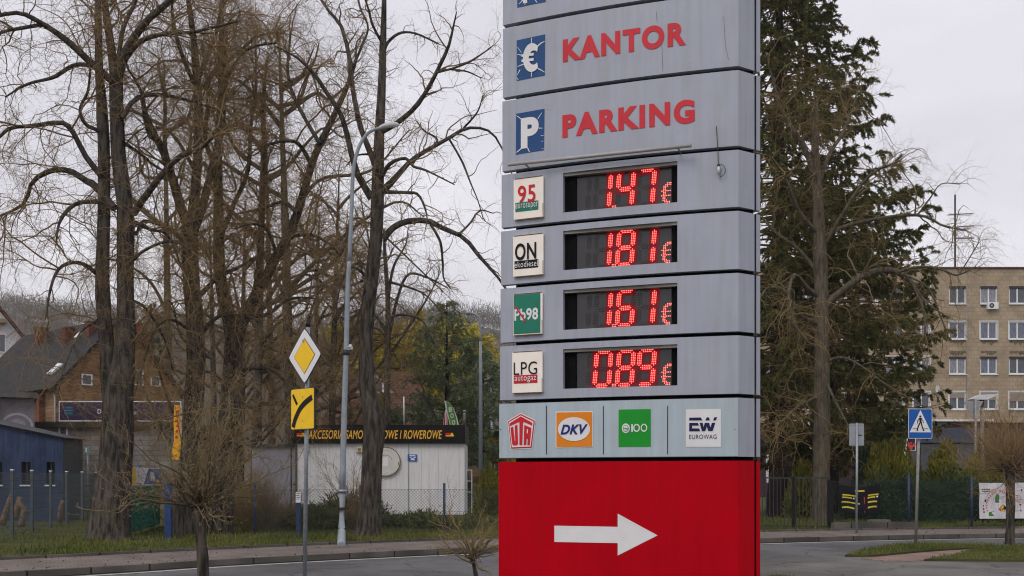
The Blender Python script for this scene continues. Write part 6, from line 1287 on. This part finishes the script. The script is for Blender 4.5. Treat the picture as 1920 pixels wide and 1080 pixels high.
def place_win():
    curt = [mat('curtain_%s' % n_, c_, .12, .5, 3.2, spec=.6, stretch=(5, 5, .7)) for n_, c_ in (('dark', (.06, .07, .095)), ('blue_grey', (.11, .13, .18)), ('pale', (.20, .21, .24)))]
    surround = MB(); w0 = None
    for j, (yt, yb_) in enumerate(rows):
        for i, c in enumerate(cols):
            zb_ = z9(yb_)
            if w0 is None: w = mkwin(0); w0 = w
            else: w = w0.copy(); COL.objects.link(w); w.parent = ap
            w.location = Vector((c, D9, zb_)) - wloc(ap)
            P0 = MB(); F0 = frame([c, D9, zb_]); blind = 0
            if j == 3 and i >= 6: blind = (.30, .42, .50, .5, .5)[i - 6]
            elif rng.random() < .2: blind = float(rng.uniform(.12, .4))
            for s_ in (-1, 1):
                a0, a1 = (-WW + .10, -.052) if s_ < 0 else (.052, WW - .10); P0.fbox(F0, a0, a1, .097, (hw9 - .1) * (1 - blind), RV + .02, RV + .045)
            pn = P0.build('pane', curt[int(rng.integers(0, 3)) if j < 3 else 0], w)
            if blind: q_ = MB(); q_.fbox(F0, -WW + .10, WW - .10, (hw9 - .1) * (1 - blind) + .003, hw9 - .105, RV + .05, RV + .11); q_.build('roller_blind', mat('beige_blind', (.27, .22, .17), .8, .1, 4, stretch=(1, 1, 9)), w)
            q_ = MB(); q_.fbox(F0, -WW - .03, WW + .03, -.07, 0, .002, .10); q_.build('sill', m_trim if j != 2 or i < 5 else m_trim, w)
            if (j, i) in ((0, 6), (0, 7), (0, 8), (2, 6), (2, 7), (2, 8), (2, 9)): q_ = MB(); q_.fbox(F0, -WW, WW, hw9 - .02 - .16, hw9 - .025, RV + .13, -.02); q_.build('shutter_box', m_dsteel, w)
            else: q_ = MB(); q_.fbox(F0, -WW - .07, WW + .07, hw9 + .0, hw9 + .07, .002, .012); q_.fbox(F0, -WW - .07, -WW, 0, hw9, .002, .012); q_.fbox(F0, WW, WW + .07, 0, hw9, .002, .012); q_.build('surround', m_trim, w)
place_win()
m_soot = mat('soot_stain', (.15, .115, .085), .95, .5, 4)
for j, i in ((1, 7), (1, 8), (1, 6), (2, 7), (2, 8), (2, 6), (0, 7), (3, 5)):
    z0 = z9(rows[j][1]) - .08 if j != 2 else z9(rows[j][0]) + .42; n_ = 18; xs2 = np.linspace(-WW * .95, WW * .95, n_); lo = .12 + .30 * rng.random(n_) * np.sin(np.linspace(.2, 2.9, n_))
    b = MB(); b.add([f9(cols[i] + x, z0, .004) for x in xs2] + [f9(cols[i] + x, z0 - l, .004) for x, l in zip(xs2, lo)], [[k, n_ + k, n_ + k + 1, k + 1] for k in range(n_ - 1)]); b.build('soot_streak', m_soot, wl)
ac = MB(); X, Z = x9(1859), z9(574); ac.fbox(f9, X - .40, X + .40, Z - .26, Z + .26, .02, .32); a_ = ac.build('air_conditioner', m_white, ap); b = MB(); b.fpoly(f9, disc(.19, 16, X - .12, Z), .322, .332); b.build('fan_grille', m_dsteel, a_); b = MB(); b.fpoly(f9, disc(.09, 12, X - .12, Z), .333, .338); b.build('fan_hub', m_steel, a_)
b = MB(); X, Z = x9(1754.5), z9(730); Q = [f9(X + .26 * math.cos(t) * .55, Z + .32 * math.sin(t), .35 + .04 * math.cos(t)) for t in np.radians(np.arange(0, 360, 24))]; b.add(Q + [f9(X + .02, Z, .30)], [[i, (i + 1) % 15, 15] for i in range(15)], True); b.add([q_ + np.array([.02, .03, 0]) for q_ in Q], [list(range(15))]); dsh = b.build('satellite_dish', mat('dish_grey', (.50, .50, .50), .5, .08, 4), ap); b = MB(); b.tube([f9(X, Z - .1, .3), f9(X, Z - .15, 0)], .03, 6); b.build('dish_bracket', m_steel, dsh)
an = MB(); an.tube([f9(x9(1811), z9(501), -2), f9(x9(1811), z9(352), -2)], .07, 6); am = an.build('aerial_mast', m_dsteel, ap); b = MB()
for y, xa_, xb_ in ((389, 1797, 1845), (412.5, 1811, 1848), (434, 1811, 1848)):
    b.tube([f9(x9(xa_), z9(y + 2), -2), f9(x9(xb_), z9(y - 1 + (y > 430) * 3), -2)], .03, 5)
    for x in np.arange(xa_ + 2, xb_, 4): b.tube([f9(x9(x), z9(y + 1.5), -2.4), f9(x9(x), z9(y + 1.5), -1.6)], .018, 4)
b.build('aerial_rods', m_dsteel, am)
b = MB(); b.tube([f9(x9(1812), z9(503), .05), f9(x9(1812), z9(790), .05)], .02, 5); b.build('cable', m_steel, ap)
# shop storey
b = MB(); b.fbox(f9, x9(1400), x9(2080), 0, z9(792.2), -11, -.3); b.build('shop_wall', mat('dark_shop_wall', (.045, .028, .034), .7, .3, .8), ap)
b = MB(); b.fbox(f9, x9(1640), x9(1846), z9(792), z9(788.5), -.2, 1.6); b.build('canopy_edge', m_trim, ap)
b = MB(); b.fbox(f9, x9(1664), x9(1834), z9(831), z9(803.5), -.1, 1.4); b.build('shop_fascia', mat('slate_blue_fascia', (.045, .052, .082), .5, .12, .7), ap)
for x0, x1 in ((1683, 1700), (1747, 1774)): b = MB(); b.fbox(f9, x9(x0), x9(x1), z9(803), z9(791), -.25, .2); b.build('fascia_light_panel', mat('pale_panel', (.36, .40, .46), .5, .1, 3), ap)
for x0, x1 in ((1776, 1834), (1640, 1664)): b = MB(); b.fbox(f9, x9(x0), x9(x1), z9(803), z9(793), -.25, .1); b.build('brick_panel', m_redbrick, ap)
for x0, x1 in ((1670, 1722), (1728, 1778), (1784, 1830)): b = MB(); b.fbox(f9, x9(x0), x9(x1), .3, z9(833), -.28, -.2); b.build('shop_window', m_glass, ap)
for x, y, w_, h, c_ in ((1858, 876, 7, 9, (.05, .30, .10)), (1882, 868, 4, 12, (.5, .45, .03)), (1891, 872, 6, 14, (.55, .26, .03)), (1760, 836, 8, 3, (.5, .5, .5))): b = MB(); b.fbox(f9, x9(x - w_ / 2), x9(x + w_ / 2), z9(y + h / 2), z9(y - h / 2), -.29, -.1); b.build('shop_poster', mat('poster_colour', c_, .6, .2, 2), ap)
# red and white advertising boards behind the spruces
D = 56; ab = thing('advert_fence', 'red and white advertising boards glimpsed behind the spruce trunks', 'sign board', [*gx(1490, D), 0]); fa_ = frame([0, D, 0]); xa = lambda x: (x - 960) / FPX * D; za = lambda y: EYE + (HY - y) / FPX * D
b = MB(); b.fbox(fa_, xa(1437), xa(1528), za(905), za(784), -.1, 0); bd = b.build('board', m_film, ab)
for nm, m, pls in (('red_print', m_redf, [[(1432, 790), (1440, 786), (1444, 796), (1436, 800)], [(1508, 808), (1516, 800), (1524, 806), (1525, 822), (1512, 824)], [(1500, 832), (1520, 828), (1522, 836), (1503, 840)]]), ('dark_print', m_black, [[(1426, 812), (1446, 806), (1448, 850), (1426, 856)], [(1480, 842), (1527, 842), (1527, 904), (1480, 904)]]), ('white_figure', m_white, [disc(5, 12, 1508, 812)])):
    b = MB(); [b.fpoly(fa_, [(xa(x), za(y)) for x, y in pl_], .004 if 'white' not in nm else .008) for pl_ in pls]; b.build(nm, m, bd)
# ------------------------------------------------------------------ wooded hill
ridge = [(-900, 470), (-300, 515), (0, 548), (100, 560), (200, 568), (400, 590), (600, 592), (760, 575), (930, 572), (1000, 590), (1150, 660), (1400, 800), (1600, 880), (2400, 894)]
DH = 650.; nx, ny = 70, 22; V = []
m_hill = mat('wooded_hill_ground', (.075, .062, .045), .95, .3, .05, col2=(.12, .10, .07))
pxs = np.linspace(-900, 2400, nx); hz_ = np.interp(pxs, [r[0] for r in ridge], [r[1] for r in ridge]); top = EYE + (HY - hz_) / FPX * DH - 17
def hillz(i_x, t): return np.maximum(0, top[i_x]) * (math.sin(min(t, 1) * math.pi / 2) ** 1.6 if t < 1 else max(0, math.cos((t - 1) * 1.2)))
dists = np.linspace(270, 1000, ny)
V = [[(pxs[i] - 960) / FPX * DH * (.75 + .25 * d / DH), d, hillz(i, (d - 270) / 380) - .2 + (rng.normal(0, 1.2) if 0 < j < ny - 1 else 0)] for j, d in enumerate(dists) for i in range(nx)]
hb = MB(); hb.add(V, np.array([[j * nx + i, j * nx + i + 1, (j + 1) * nx + i + 1, (j + 1) * nx + i] for j in range(ny - 1) for i in range(nx - 1)]), True); struct(hb.build('hill', m_hill))
V = np.array(V).reshape(ny, nx, 3); n = 5200; jj = rng.integers(1, 12, n); ii = rng.integers(0, 50, n); fj, fi = rng.random((2, n))
P = V[jj, ii] * ((1 - fj) * (1 - fi))[:, None] + V[jj + 1, ii] * (fj * (1 - fi))[:, None] + V[jj, ii + 1] * ((1 - fj) * fi)[:, None] + V[jj + 1, ii + 1] * (fj * fi)[:, None]
fo = MB(); k = 40; H_ = rng.uniform(10, 18, n); T = P[:, None] + np.stack([rng.normal(0, 2.6, (n, k)), rng.normal(0, 2.6, (n, k)), rng.uniform(.15, .8, (n, k)) * H_[:, None]], -1)
fo.blades(T.reshape(-1, 3), rng.standard_normal((n * k, 3)) * .5 + [0, 0, .8], rng.uniform(2.2, 5.5, n * k), .24, np.repeat(rng.random(n) ** 2 * .8, k))
struct(fo.build('forest', mat('bare_forest', (.085, .068, .05), .9, .3, .04, col2=(.14, .115, .085), attr='thin', attrcol=(.03, .05, .028)), None, 'thin'), 'stuff')

# ------------------------------------------------------------------ damp air
hz = MB(); hz.box([0, 570, 89], (2100, 1440, 180)); hm = bpy.data.materials.new('damp_air'); hm.use_nodes = True
ht = hm.node_tree; ht.nodes.clear(); ho = ht.nodes.new('ShaderNodeOutputMaterial'); hv = ht.nodes.new('ShaderNodeVolumePrincipled')
hv.inputs['Color'].default_value = (.93, .93, .96, 1); hv.inputs['Density'].default_value = .00032; hv.inputs['Anisotropy'].default_value = .2
ht.links.new(hv.outputs[0], ho.inputs['Volume'])
struct(hz.build('haze', hm), 'stuff')
